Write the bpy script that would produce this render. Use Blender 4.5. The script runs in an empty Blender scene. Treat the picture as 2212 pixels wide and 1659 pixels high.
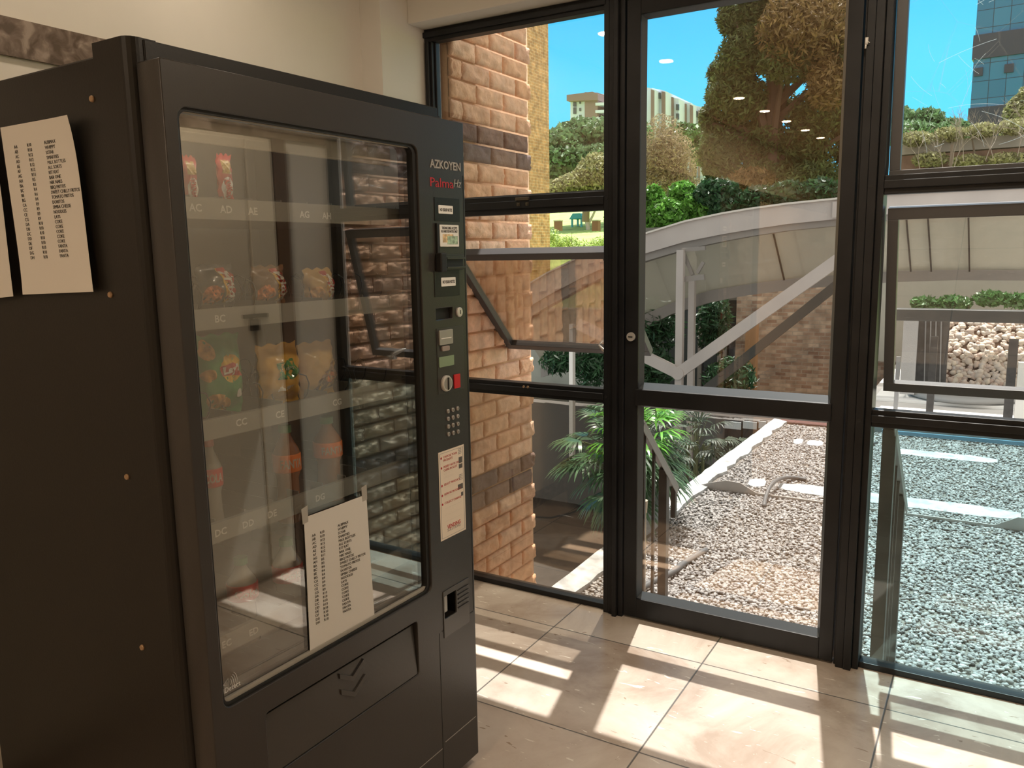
import bpy, bmesh, math, random
import numpy as np
from mathutils import Vector, Matrix, noise

sc = bpy.context.scene
COL = sc.collection
D2R = math.pi / 180

# ------------------------------------------------------------------ camera
W, H, F = 2212.0, 1659.0, 1743.707
yaw, pitch, roll = 0.540440872, 0.15823701, -0.016445379
CAM = Vector((0, 0, 1.456))
_f = Vector((-math.sin(yaw) * math.cos(pitch), math.cos(yaw) * math.cos(pitch), -math.sin(pitch)))
_r = Vector((math.cos(yaw), math.sin(yaw), 0))
_u = _r.cross(_f)
_r2 = _r * math.cos(roll) + _u * math.sin(roll)
_u2 = -_r * math.sin(roll) + _u * math.cos(roll)
cd = bpy.data.cameras.new('camera')
cam = bpy.data.objects.new('camera', cd)
COL.objects.link(cam)
cd.sensor_width = 36
cd.lens = F / W * 36
cd.clip_start = 0.02
cd.clip_end = 600
cam.matrix_world = Matrix(((_r2.x, _u2.x, -_f.x, CAM.x), (_r2.y, _u2.y, -_f.y, CAM.y), (_r2.z, _u2.z, -_f.z, CAM.z), (0, 0, 0, 1)))
sc.camera = cam

# ------------------------------------------------------------------ exposure, sky, sun
vs = sc.view_settings
vs.view_transform = 'Standard'
vs.look = 'None'
vs.gamma = 1
vs.use_curve_mapping = False
vs.exposure = 0.4
sc.cycles.transparent_max_bounces = 24
sc.cycles.max_bounces = 10
sc.cycles.diffuse_bounces = 5
sc.cycles.glossy_bounces = 5
sc.cycles.caustics_reflective = False
sc.cycles.caustics_refractive = False
sc.cycles.sample_clamp_indirect = 6.0
sc.cycles.use_denoising = True

SUN = Vector((0.21, -1.0, -2.68)).normalized()      # direction the sunlight travels
sd = bpy.data.lights.new('sun', 'SUN')
sd.energy = 7.6
sd.color = (1.0, 0.96, 0.90)
sd.angle = 0.0093
so = bpy.data.objects.new('sun', sd)
so.rotation_euler = SUN.to_track_quat('-Z', 'Y').to_euler()
so.location = (0, 6, 30)
COL.objects.link(so)

wd = bpy.data.worlds.new('sky')
sc.world = wd
wd.use_nodes = True
nt = wd.node_tree
nt.nodes.clear()
N, L = nt.nodes, nt.links
out = N.new('ShaderNodeOutputWorld')
bg = N.new('ShaderNodeBackground')
tc = N.new('ShaderNodeTexCoord')
sep = N.new('ShaderNodeSeparateXYZ')
L.new(tc.outputs['Generated'], sep.inputs[0])
cr = N.new('ShaderNodeValToRGB')
cr.color_ramp.interpolation = 'EASE'
els = cr.color_ramp.elements
els[0].position = 0.0
els[0].color = (0.26, 1.00, 1.45, 1)
els[1].position = 0.95
els[1].color = (0.26, 0.30, 0.36, 1)
e = els.new(0.16); e.color = (0.15, 0.90, 1.45, 1)
e = els.new(0.34); e.color = (0.08, 0.66, 1.3, 1)
e = els.new(0.55); e.color = (0.22, 0.34, 0.48, 1)
L.new(sep.outputs['Z'], cr.inputs[0])
dt = N.new('ShaderNodeVectorMath'); dt.operation = 'DOT_PRODUCT'
L.new(tc.outputs['Generated'], dt.inputs[0])
dt.inputs[1].default_value = -SUN
mr = N.new('ShaderNodeMapRange')
mr.inputs['From Min'].default_value = 0.72
mr.inputs['From Max'].default_value = 1.0
mr.interpolation_type = 'SMOOTHSTEP'
L.new(dt.outputs['Value'], mr.inputs['Value'])
mx = N.new('ShaderNodeMix'); mx.data_type = 'RGBA'
L.new(mr.outputs[0], mx.inputs[0])
L.new(cr.outputs[0], mx.inputs[6])
mx.inputs[7].default_value = (4.2, 4.0, 3.6, 1)          # bright whitish haze round the sun
ms_ = N.new('ShaderNodeMapRange')                      # added pale sky, out of view behind and right, to brighten shaded faces
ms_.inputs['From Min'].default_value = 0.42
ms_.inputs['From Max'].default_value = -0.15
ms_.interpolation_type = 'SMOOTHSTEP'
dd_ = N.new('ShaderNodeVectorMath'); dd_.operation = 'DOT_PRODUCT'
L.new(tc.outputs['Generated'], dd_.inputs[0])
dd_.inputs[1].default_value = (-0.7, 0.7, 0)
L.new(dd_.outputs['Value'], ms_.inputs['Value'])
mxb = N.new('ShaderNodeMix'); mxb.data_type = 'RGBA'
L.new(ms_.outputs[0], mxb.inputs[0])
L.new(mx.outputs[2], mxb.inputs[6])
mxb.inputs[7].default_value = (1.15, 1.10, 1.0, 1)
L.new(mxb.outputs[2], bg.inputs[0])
bg.inputs[1].default_value = 0.85
L.new(bg.outputs[0], out.inputs[0])


# ------------------------------------------------------------------ helpers
def ray(x, y):
    return _f + (x - W / 2) / F * _r2 - (y - H / 2) / F * _u2


def at(x, y, X=None, Y=None, Z=None):
    """the point of the place seen at a spot of the photograph, on a known plane"""
    d = ray(x, y)
    t = (X - CAM.x) / d.x if X is not None else (Y - CAM.y) / d.y if Y is not None else (Z - CAM.z) / d.z
    return CAM + d * t


def tag(o, label=None, cat=None, group=None, kind=None):
    if label: o['label'] = label
    if cat: o['category'] = cat
    if group: o['group'] = group
    if kind: o['kind'] = kind
    return o


def link(name, me, mat=None, parent=None):
    o = bpy.data.objects.new(name, me)
    COL.objects.link(o)
    if mat is not None:
        me.materials.clear()
        for m in (mat if isinstance(mat, (list, tuple)) else [mat]):
            me.materials.append(m)
    if parent is not None:
        o.parent = parent
    return o


def empty(name, loc=(0, 0, 0), rz=0, parent=None):
    o = bpy.data.objects.new(name, None)
    COL.objects.link(o)
    o.location = loc
    o.rotation_euler = (0, 0, rz)
    o.empty_display_size = 0.1
    if parent is not None:
        o.parent = parent
    return o


class MB:
    """collects simple shapes and links them as one mesh"""
    def __init__(s):
        s.v, s.f, s.m = [], [], []

    def add(s, vs_, fs, mi=0):
        b = len(s.v)
        s.v += [tuple(p) for p in vs_]
        s.f += [[b + i for i in f] for f in fs]
        s.m += [mi] * len(fs)
        return s

    def box(s, x0, x1, y0, y1, z0, z1, mi=0):
        vs_ = [(x0, y0, z0), (x1, y0, z0), (x1, y1, z0), (x0, y1, z0), (x0, y0, z1), (x1, y0, z1), (x1, y1, z1), (x0, y1, z1)]
        return s.add(vs_, [(0, 3, 2, 1), (4, 5, 6, 7), (0, 1, 5, 4), (1, 2, 6, 5), (2, 3, 7, 6), (3, 0, 4, 7)], mi)

    def tube(s, pts, r, seg=8, mi=0, cap=True):
        pts = [Vector(p) for p in pts]
        rr = r if isinstance(r, (list, tuple)) else [r] * len(pts)
        rings, up = [], None
        for i, p in enumerate(pts):
            d = (pts[min(i + 1, len(pts) - 1)] - pts[max(i - 1, 0)]).normalized()
            if up is None:
                up = d.orthogonal().normalized()
            up = (up - d * up.dot(d))
            up = up.normalized() if up.length > 1e-6 else d.orthogonal().normalized()
            sd_ = d.cross(up)
            rings.append([p + (up * math.cos(a) + sd_ * math.sin(a)) * rr[i] for a in [2 * math.pi * k / seg for k in range(seg)]])
        vs_ = [q for ring in rings for q in ring]
        fs = []
        for i in range(len(pts) - 1):
            for k in range(seg):
                a, b = i * seg + k, i * seg + (k + 1) % seg
                fs.append((a, b, b + seg, a + seg))
        if cap:
            fs.append(tuple(range(seg - 1, -1, -1)))
            fs.append(tuple((len(pts) - 1) * seg + k for k in range(seg)))
        return s.add(vs_, fs, mi)

    def bar(s, p, q, w, h, up=(0, 0, 1), mi=0):
        p, q = Vector(p), Vector(q)
        d = (q - p).normalized()
        up = Vector(up)
        a = d.cross(up).normalized() * w / 2
        b = a.cross(d).normalized() * h / 2
        vs_ = [p - a - b, p + a - b, p + a + b, p - a + b, q - a - b, q + a - b, q + a + b, q - a + b]
        return s.add(vs_, [(0, 1, 2, 3), (7, 6, 5, 4), (0, 4, 5, 1), (1, 5, 6, 2), (2, 6, 7, 3), (3, 7, 4, 0)], mi)

    def lathe(s, prof, c=(0, 0, 0), seg=20, axis='z', mi=0):
        vs_, fs = [], []
        for r_, h in prof:
            for k in range(seg):
                a = 2 * math.pi * k / seg
                p = (r_ * math.cos(a), r_ * math.sin(a), h)
                if axis == 'x': p = (p[2], p[0], p[1])
                if axis == 'y': p = (p[0], p[2], p[1])
                vs_.append((p[0] + c[0], p[1] + c[1], p[2] + c[2]))
        n = len(prof)
        for i in range(n - 1):
            for k in range(seg):
                a, b = i * seg + k, i * seg + (k + 1) % seg
                fs.append((a, b, b + seg, a + seg))
        fs.append(tuple(range(seg - 1, -1, -1)))
        fs.append(tuple((n - 1) * seg + k for k in range(seg)))
        return s.add(vs_, fs, mi)

    def prism(s, pts, d, mi=0):
        """polygon pts (3D, planar) pushed along vector d"""
        n = len(pts)
        d = Vector(d)
        vs_ = [Vector(p) for p in pts] + [Vector(p) + d for p in pts]
        fs = [tuple(range(n)), tuple(range(2 * n - 1, n - 1, -1))]
        fs += [(i, i + n, (i + 1) % n + n, (i + 1) % n) for i in range(n)]
        return s.add(vs_, fs, mi)

    def strip(s, lo, hi, d, mi=0):
        """band between two polylines of equal length, pushed along d"""
        for i in range(len(lo) - 1):
            s.prism([lo[i], lo[i + 1], hi[i + 1], hi[i]], d, mi)
        return s

    def mesh(s, name, bevel=0, smooth=False, fix=True):
        me = bpy.data.meshes.new(name)
        me.from_pydata(s.v, [], s.f)
        me.polygons.foreach_set('material_index', s.m)
        if fix or bevel:
            bm = bmesh.new()
            bm.from_mesh(me)
            bmesh.ops.recalc_face_normals(bm, faces=bm.faces)
            if bevel:
                ed = [e_ for e_ in bm.edges if len(e_.link_faces) == 2 and e_.calc_face_angle(0) > 0.6]
                bmesh.ops.bevel(bm, geom=ed, offset=bevel, segments=2, profile=0.5, affect='EDGES')
            bm.to_mesh(me)
            bm.free()
        if smooth:
            me.polygons.foreach_set('use_smooth', [True] * len(me.polygons))
        return me

    def build(s, name, mat, parent=None, bevel=0, smooth=False, fix=True):
        return link(name, s.mesh(name, bevel, smooth, fix), mat, parent)


def np_mesh(name, verts, faces, mat, parent=None, smooth=False, mi=None):
    """verts (n,3) and quads or triangles (m,k) as numpy arrays"""
    me = bpy.data.meshes.new(name)
    n, (m, k) = len(verts), faces.shape
    me.vertices.add(n)
    me.vertices.foreach_set('co', np.ascontiguousarray(verts, dtype=np.float32).ravel())
    me.loops.add(m * k)
    me.loops.foreach_set('vertex_index', faces.astype(np.int32).ravel())
    me.polygons.add(m)
    me.polygons.foreach_set('loop_start', np.arange(0, m * k, k, dtype=np.int32))
    if mi is not None:
        me.polygons.foreach_set('material_index', mi.astype(np.int32))
    if smooth:
        me.polygons.foreach_set('use_smooth', np.ones(m, dtype=bool))
    me.update(calc_edges=True)
    o = bpy.data.objects.new(name, me)
    COL.objects.link(o)
    for mm in (mat if isinstance(mat, (list, tuple)) else [mat]):
        me.materials.append(mm)
    if parent is not None:
        o.parent = parent
    return o


def rrect(x0, x1, y0, y1, r=0.0, seg=5):
    if r <= 0:
        return [(x0, y0), (x1, y0), (x1, y1), (x0, y1)]
    o = []
    for cx, cy, a0 in ((x1 - r, y0 + r, -90), (x1 - r, y1 - r, 0), (x0 + r, y1 - r, 90), (x0 + r, y0 + r, 180)):
        for k in range(seg + 1):
            a = (a0 + 90 * k / seg) * D2R
            o.append((cx + r * math.cos(a), cy + r * math.sin(a)))
    return o


def plate(loops, x0, x1, bevel=0.0):
    """flat sheet with holes lying in local y/z between x0 and x1: mesh data"""
    cu = bpy.data.curves.new('plate', 'CURVE')
    cu.dimensions = '2D'
    cu.fill_mode = 'BOTH'
    for lp in loops:
        sp = cu.splines.new('POLY')
        sp.points.add(len(lp) - 1)
        for i, (a, b) in enumerate(lp):
            sp.points[i].co = (a, b, 0, 1)
        sp.use_cyclic_u = True
    cu.extrude = (x1 - x0) / 2 - bevel
    cu.bevel_depth = bevel
    cu.offset = -bevel
    cu.bevel_resolution = 1
    o = bpy.data.objects.new('plate', cu)
    COL.objects.link(o)
    dg = bpy.context.evaluated_depsgraph_get()
    me = bpy.data.meshes.new_from_object(o.evaluated_get(dg))
    bpy.data.objects.remove(o)
    c = (x0 + x1) / 2
    for v in me.vertices:
        p = v.co.copy()
        v.co = (p.z + c, p.x, p.y)
    me.validate()
    return me


_dfont = None


def text_mesh(body, size, spacing=1.0, bold=0.0, line=1.0, align='LEFT', shear=0.0, ext=0.0002):
    cu = bpy.data.curves.new('print', 'FONT')
    cu.body = body
    cu.size = size
    cu.space_character = spacing
    cu.space_line = line
    cu.align_x = align
    cu.shear = shear
    cu.offset = bold
    cu.extrude = ext
    cu.resolution_u = 2
    o = bpy.data.objects.new('print', cu)
    COL.objects.link(o)
    dg = bpy.context.evaluated_depsgraph_get()
    me = bpy.data.meshes.new_from_object(o.evaluated_get(dg))
    bpy.data.objects.remove(o)
    return me


def text(name, body, size, mat, parent, y, z, x, width=None, height=None, **k):
    """lettering on a surface facing local +x, reading along local +y, starting at (y, z)"""
    me = text_mesh(body, size, **k)
    xs = [v.co.x for v in me.vertices] or [0, 1]
    ys = [v.co.y for v in me.vertices] or [0, 1]
    sx = width / (max(xs) - min(xs)) if width else 1
    sy = height / (max(ys) - min(ys)) if height else sx if width else 1
    for v in me.vertices:
        p = v.co.copy()
        v.co = (x + p.z, y + (p.x - (min(xs) if width else 0)) * sx, z + (p.y - (min(ys) if height else 0)) * sy)
    return link(name, me, mat, parent)


# ------------------------------------------------------------------ materials
def M(name, color, rough=0.6, metal=0.0, spec=0.5, bump=0.0, bscale=40.0, var=0.0, vscale=6.0, coat=0.0, island=0.0, translucent=0.0, emit=0.0, detail=4.0):
    m = bpy.data.materials.new(name)
    m.use_nodes = True
    nt_ = m.node_tree
    b = nt_.nodes['Principled BSDF']
    b.inputs['Base Color'].default_value = (*color, 1)
    b.inputs['Roughness'].default_value = rough
    b.inputs['Metallic'].default_value = metal
    b.inputs['Specular IOR Level'].default_value = spec
    b.inputs['Coat Weight'].default_value = coat
    if emit:
        b.inputs['Emission Color'].default_value = (*color, 1)
        b.inputs['Emission Strength'].default_value = emit
    t = nt_.nodes.new('ShaderNodeTexCoord')
    if var or island:
        hs = nt_.nodes.new('ShaderNodeHueSaturation')
        hs.inputs['Color'].default_value = (*color, 1)
        src = None
        if var:
            nz = nt_.nodes.new('ShaderNodeTexNoise')
            nz.inputs['Scale'].default_value = vscale
            nz.inputs['Detail'].default_value = 5
            nt_.links.new(t.outputs['Object'], nz.inputs['Vector'])
            mp = nt_.nodes.new('ShaderNodeMapRange')
            mp.inputs['From Min'].default_value = 0.3
            mp.inputs['From Max'].default_value = 0.7
            mp.inputs['To Min'].default_value = 1 - var
            mp.inputs['To Max'].default_value = 1 + var
            nt_.links.new(nz.outputs[0], mp.inputs['Value'])
            src = mp.outputs[0]
        if island:
            gm = nt_.nodes.new('ShaderNodeNewGeometry')
            mp2 = nt_.nodes.new('ShaderNodeMapRange')
            mp2.inputs['To Min'].default_value = 1 - island
            mp2.inputs['To Max'].default_value = 1 + island
            nt_.links.new(gm.outputs['Random Per Island'], mp2.inputs['Value'])
            if src is None:
                src = mp2.outputs[0]
            else:
                mu = nt_.nodes.new('ShaderNodeMath'); mu.operation = 'MULTIPLY'
                nt_.links.new(src, mu.inputs[0]); nt_.links.new(mp2.outputs[0], mu.inputs[1])
                src = mu.outputs[0]
        nt_.links.new(src, hs.inputs['Value'])
        nt_.links.new(hs.outputs[0], b.inputs['Base Color'])
        colout = hs.outputs[0]
    if bump:
        nb = nt_.nodes.new('ShaderNodeTexNoise')
        nb.inputs['Scale'].default_value = bscale
        nb.inputs['Detail'].default_value = detail
        nt_.links.new(t.outputs['Object'], nb.inputs['Vector'])
        bp = nt_.nodes.new('ShaderNodeBump')
        bp.inputs['Strength'].default_value = bump
        bp.inputs['Distance'].default_value = 0.01
        nt_.links.new(nb.outputs[0], bp.inputs['Height'])
        nt_.links.new(bp.outputs[0], b.inputs['Normal'])
    if translucent:
        tr = nt_.nodes.new('ShaderNodeBsdfTranslucent')
        ms = nt_.nodes.new('ShaderNodeMixShader')
        ms.inputs[0].default_value = translucent
        if var or island:
            nt_.links.new(colout, tr.inputs[0])
        else:
            tr.inputs[0].default_value = (*color, 1)
        o_ = nt_.nodes['Material Output']
        nt_.links.new(b.outputs[0], ms.inputs[1])
        nt_.links.new(tr.outputs[0], ms.inputs[2])
        nt_.links.new(ms.outputs[0], o_.inputs[0])
    return m


def glass(name, tint=(0.9, 0.92, 0.92), f0=0.05, haze=0.0, hazecol=(0.5, 0.5, 0.5), scratch=0.0, refl=(1, 1, 1)):
    """clear sheet glass; tint and f0 are per surface (a pane has two)"""
    m = bpy.data.materials.new(name)
    m.use_nodes = True
    n_, l_ = m.node_tree.nodes, m.node_tree.links
    n_.clear()
    o_ = n_.new('ShaderNodeOutputMaterial')
    g = n_.new('ShaderNodeNewGeometry')
    d_ = n_.new('ShaderNodeVectorMath'); d_.operation = 'DOT_PRODUCT'
    l_.new(g.outputs['Normal'], d_.inputs[0]); l_.new(g.outputs['Incoming'], d_.inputs[1])
    ab = n_.new('ShaderNodeMath'); ab.operation = 'ABSOLUTE'
    l_.new(d_.outputs['Value'], ab.inputs[0])
    om = n_.new('ShaderNodeMath'); om.operation = 'SUBTRACT'; om.inputs[0].default_value = 1
    l_.new(ab.outputs[0], om.inputs[1])
    pw = n_.new('ShaderNodeMath'); pw.operation = 'POWER'; pw.inputs[1].default_value = 5
    l_.new(om.outputs[0], pw.inputs[0])
    ma = n_.new('ShaderNodeMath'); ma.operation = 'MULTIPLY_ADD'
    ma.inputs[1].default_value = 1 - f0; ma.inputs[2].default_value = f0
    l_.new(pw.outputs[0], ma.inputs[0])
    tr = n_.new('ShaderNodeBsdfTransparent'); tr.inputs[0].default_value = (*tint, 1)
    gl = n_.new('ShaderNodeBsdfGlossy'); gl.inputs['Roughness'].default_value = 0.0
    gl.inputs[0].default_value = (*refl, 1)
    mx_ = n_.new('ShaderNodeMixShader')
    l_.new(ma.outputs[0], mx_.inputs[0]); l_.new(tr.outputs[0], mx_.inputs[1]); l_.new(gl.outputs[0], mx_.inputs[2])
    last = mx_.outputs[0]
    if haze or scratch:
        df = n_.new('ShaderNodeBsdfDiffuse'); df.inputs[0].default_value = (*hazecol, 1)
        m2 = n_.new('ShaderNodeMixShader')
        m2.inputs[0].default_value = haze
        if scratch:
            tc_ = n_.new('ShaderNodeTexCoord')
            wv = n_.new('ShaderNodeTexVoronoi'); wv.feature = 'DISTANCE_TO_EDGE'
            wv.inputs['Scale'].default_value = 5.0
            nz = n_.new('ShaderNodeTexNoise'); nz.inputs['Scale'].default_value = 3.0
            l_.new(tc_.outputs['Object'], nz.inputs['Vector'])
            l_.new(tc_.outputs['Object'], wv.inputs['Vector'])
            lt = n_.new('ShaderNodeMath'); lt.operation = 'LESS_THAN'; lt.inputs[1].default_value = 0.0022
            l_.new(wv.outputs['Distance'], lt.inputs[0])
            mm = n_.new('ShaderNodeMath'); mm.operation = 'MULTIPLY'; mm.inputs[1].default_value = scratch
            l_.new(lt.outputs[0], mm.inputs[0])
            m3 = n_.new('ShaderNodeMath'); m3.operation = 'MULTIPLY'
            l_.new(mm.outputs[0], m3.inputs[0]); l_.new(nz.outputs[0], m3.inputs[1])
            aa = n_.new('ShaderNodeMath'); aa.operation = 'ADD'; aa.inputs[1].default_value = haze
            l_.new(m3.outputs[0], aa.inputs[0])
            l_.new(aa.outputs[0], m2.inputs[0])
        l_.new(last, m2.inputs[1]); l_.new(df.outputs[0], m2.inputs[2])
        last = m2.outputs[0]
    l_.new(last, o_.inputs[0])
    return m


ALU = M('painted_aluminium', (0.014, 0.0145, 0.016), 0.42, spec=0.32, bump=0.05, bscale=60, var=0.25, vscale=9)
ALUG = M('weathered_aluminium', (0.085, 0.083, 0.085), 0.4, spec=0.5)
GASK = M('black_rubber', (0.008, 0.008, 0.008), 0.6)
BEAD = M('glazing_bead', (0.075, 0.09, 0.105), 0.35)
STEELW = M('white_metal', (0.75, 0.74, 0.7), 0.35)
CHROME = M('bright_steel', (0.62, 0.60, 0.57), 0.3, metal=0.35)
BRASS = M('dull_brass', (0.45, 0.30, 0.18), 0.45, metal=0.6)
DKBR = M('dark_lock_metal', (0.10, 0.085, 0.06), 0.4, metal=0.5)
PLASTER = M('cream_plaster', (0.74, 0.70, 0.63), 0.85, bump=0.08, bscale=14, var=0.03, vscale=3)
CEIL = M('ceiling_plaster', (0.78, 0.72, 0.62), 0.9)
BRZ = (1.0, 0.80, 0.62)
GL_CLEAR = glass('window_glass', (0.935, 0.94, 0.94), 0.08, refl=BRZ)
GL_LOW = glass('bronze_coated_glass', (0.94, 0.94, 0.93), 0.15, refl=BRZ)
GL_SASH = glass('sash_glass', (0.80, 0.78, 0.74), 0.38, refl=(1.0, 0.9, 0.8))
GL_OPEN = glass('open_sash_glass', (0.93, 0.93, 0.92), 0.07)
GL_SCR = glass('scratched_glass', (0.925, 0.94, 0.94), 0.04, haze=0.004, hazecol=(0.8, 0.9, 0.95), scratch=0.25)
GL_TEAL = glass('teal_tinted_glass', (0.71, 0.86, 0.885), 0.055)
GL_GREY = glass('grey_tinted_glass', (0.82, 0.80, 0.76), 0.15, refl=BRZ)
GL_MACH = glass('cabinet_glass', (0.95, 0.95, 0.93), 0.17)


# ------------------------------------------------------------------ floor tiles
def floor_material():
    m = bpy.data.materials.new('travertine_tiles')
    m.use_nodes = True
    n_, l_ = m.node_tree.nodes, m.node_tree.links
    b = n_['Principled BSDF']
    t = n_.new('ShaderNodeTexCoord')
    sp = n_.new('ShaderNodeSeparateXYZ'); l_.new(t.outputs['Object'], sp.inputs[0])

    def math_(op, a, c=None):
        q = n_.new('ShaderNodeMath'); q.operation = op
        for i, v in enumerate((a, c)):
            if v is None: continue
            if isinstance(v, (int, float)): q.inputs[i].default_value = v
            else: l_.new(v, q.inputs[i])
        return q.outputs[0]

    def dist(o_, off):
        a = math_('ADD', o_, off)
        a = math_('DIVIDE', a, 0.6)
        fr = math_('FRACT', math_('ADD', a, 20.0))
        return math_('MULTIPLY', math_('MINIMUM', fr, math_('SUBTRACT', 1.0, fr)), 0.6), math_('FLOOR', math_('ADD', a, 20.0))

    dx, ix = dist(sp.outputs['X'], 0.818)
    dy, iy = dist(sp.outputs['Y'], -2.655)
    dmin = math_('MINIMUM', dx, dy)
    grout = n_.new('ShaderNodeMapRange')
    grout.inputs['From Min'].default_value = 0.0016; grout.inputs['From Max'].default_value = 0.0035
    l_.new(dmin, grout.inputs['Value'])
    nz = n_.new('ShaderNodeTexNoise'); nz.inputs['Scale'].default_value = 2.6; nz.inputs['Detail'].default_value = 9; nz.inputs['Roughness'].default_value = 0.62
    nz.inputs['Distortion'].default_value = 0.6
    off = n_.new('ShaderNodeCombineXYZ')
    l_.new(math_('MULTIPLY', ix, 3.7), off.inputs[0]); l_.new(math_('MULTIPLY', iy, 5.3), off.inputs[1])
    va = n_.new('ShaderNodeVectorMath'); va.operation = 'ADD'
    l_.new(t.outputs['Object'], va.inputs[0]); l_.new(off.outputs[0], va.inputs[1])
    l_.new(va.outputs[0], nz.inputs['Vector'])
    cr_ = n_.new('ShaderNodeValToRGB')
    cr_.color_ramp.elements[0].position = 0.33; cr_.color_ramp.elements[0].color = (0.40, 0.31, 0.245, 1)
    cr_.color_ramp.elements[1].position = 0.68; cr_.color_ramp.elements[1].color = (0.68, 0.60, 0.515, 1)
    e_ = cr_.color_ramp.elements.new(0.5); e_.color = (0.565, 0.475, 0.40, 1)
    l_.new(nz.outputs[0], cr_.inputs[0])
    # little filled pits and pale worn flakes of the stone
    vo = n_.new('ShaderNodeTexNoise'); vo.inputs['Scale'].default_value = 24; vo.inputs['Detail'].default_value = 3; vo.inputs['Distortion'].default_value = 1.2
    mp_ = n_.new('ShaderNodeMapping'); mp_.inputs['Scale'].default_value = (0.45, 1.6, 1)
    l_.new(va.outputs[0], mp_.inputs[0]); l_.new(mp_.outputs[0], vo.inputs['Vector'])
    pit = n_.new('ShaderNodeMapRange'); pit.inputs['From Min'].default_value = 0.675; pit.inputs['From Max'].default_value = 0.69
    l_.new(vo.outputs[0], pit.inputs['Value'])
    m1 = n_.new('ShaderNodeMix'); m1.data_type = 'RGBA'
    l_.new(pit.outputs[0], m1.inputs[0]); l_.new(cr_.outputs[0], m1.inputs[6]); m1.inputs[7].default_value = (0.78, 0.72, 0.63, 1)
    pit2 = n_.new('ShaderNodeMapRange'); pit2.inputs['From Min'].default_value = 0.30; pit2.inputs['From Max'].default_value = 0.285
    l_.new(vo.outputs[0], pit2.inputs['Value'])
    m2 = n_.new('ShaderNodeMix'); m2.data_type = 'RGBA'
    l_.new(pit2.outputs[0], m2.inputs[0]); l_.new(m1.outputs[2], m2.inputs[6]); m2.inputs[7].default_value = (0.36, 0.27, 0.2, 1)
    m3 = n_.new('ShaderNodeMix'); m3.data_type = 'RGBA'
    l_.new(grout.outputs[0], m3.inputs[0]); m3.inputs[6].default_value = (0.14, 0.13, 0.12, 1); l_.new(m2.outputs[2], m3.inputs[7])
    l_.new(m3.outputs[2], b.inputs['Base Color'])
    b.inputs['Roughness'].default_value = 0.2
    rr = n_.new('ShaderNodeMapRange'); rr.inputs['To Min'].default_value = 0.14; rr.inputs['To Max'].default_value = 0.34
    l_.new(nz.outputs[0], rr.inputs['Value']); l_.new(rr.outputs[0], b.inputs['Roughness'])
    hh = math_('SUBTRACT', grout.outputs[0], math_('MULTIPLY', pit2.outputs[0], 0.3))
    hh = math_('ADD', hh, math_('MULTIPLY', nz.outputs[0], 0.12))
    bp = n_.new('ShaderNodeBump'); bp.inputs['Strength'].default_value = 0.5; bp.inputs['Distance'].default_value = 0.0025
    l_.new(hh, bp.inputs['Height']); l_.new(bp.outputs[0], b.inputs['Normal'])
    return m


def marble_material():
    m = M('dark_emperador_marble', (0.2, 0.15, 0.12), 0.2)
    n_, l_ = m.node_tree.nodes, m.node_tree.links
    t = n_.new('ShaderNodeTexCoord')
    nz = n_.new('ShaderNodeTexNoise'); nz.inputs['Scale'].default_value = 24; nz.inputs['Detail'].default_value = 9; nz.inputs['Distortion'].default_value = 0.7
    l_.new(t.outputs['Object'], nz.inputs['Vector'])
    c = n_.new('ShaderNodeValToRGB')
    c.color_ramp.elements[0].position = 0.38; c.color_ramp.elements[0].color = (0.11, 0.08, 0.06, 1)
    c.color_ramp.elements[1].position = 0.66; c.color_ramp.elements[1].color = (0.36, 0.29, 0.24, 1)
    e_ = c.color_ramp.elements.new(0.52); e_.color = (0.20, 0.15, 0.12, 1)
    l_.new(nz.outputs[0], c.inputs[0]); l_.new(c.outputs[0], n_['Principled BSDF'].inputs['Base Color'])
    return m


MARBLE = marble_material()
st = dict(kind='structure')
XL, XR, YF = -2.233, 0.41, 2.90          # left wall, right wall, window line
RT = 2.6                                 # room height
tag(MB().box(XL, XR, -7, 2.93, -0.12, 0).build('floor', floor_material()), **st)
tag(MB().box(XL - 0.1, XR + 0.1, -7.1, 3.02, RT, RT + 0.15).build('ceiling', CEIL), **st)
tag(MB().box(XL - 0.1, XL, -7, 2.97, -0.12, RT).box(XL, -2.13, 2.6, 2.97, 0, RT).build('wall_left', PLASTER), **st)
tag(MB().box(XR, XR + 0.1, -7, 2.97, -0.12, RT).build('wall_right', PLASTER), **st)
tag(MB().box(XL - 0.1, XR + 0.1, -7.1, -7, -0.12, RT).build('wall_back', PLASTER), **st)
tag(MB().box(-2.13, XR, 2.77, 2.98, 2.39, RT).build('wall_front', PLASTER, bevel=0.004), **st)
tag(MB().box(XL, XL + 0.012, -7, 2.588, 1.984, 2.08).box(XL + 0.012, -2.118, 2.588, 2.6, 1.984, 2.08).box(-2.13, -2.118, 2.6, 2.868, 1.984, 2.08).build('trim_1', MARBLE), **st)
tag(MB().box(XR - 0.012, XR, -7, 2.868, 1.984, 2.08).build('trim_2', MARBLE), **st)
tag(MB().box(XL, XL + 0.01, -7, 2.59, 0, 0.09).build('baseboard_left', MARBLE), **st)
tag(MB().box(XR - 0.01, XR, -7, 1.7, 0, 0.09).build('baseboard_right', MARBLE), **st)


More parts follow.
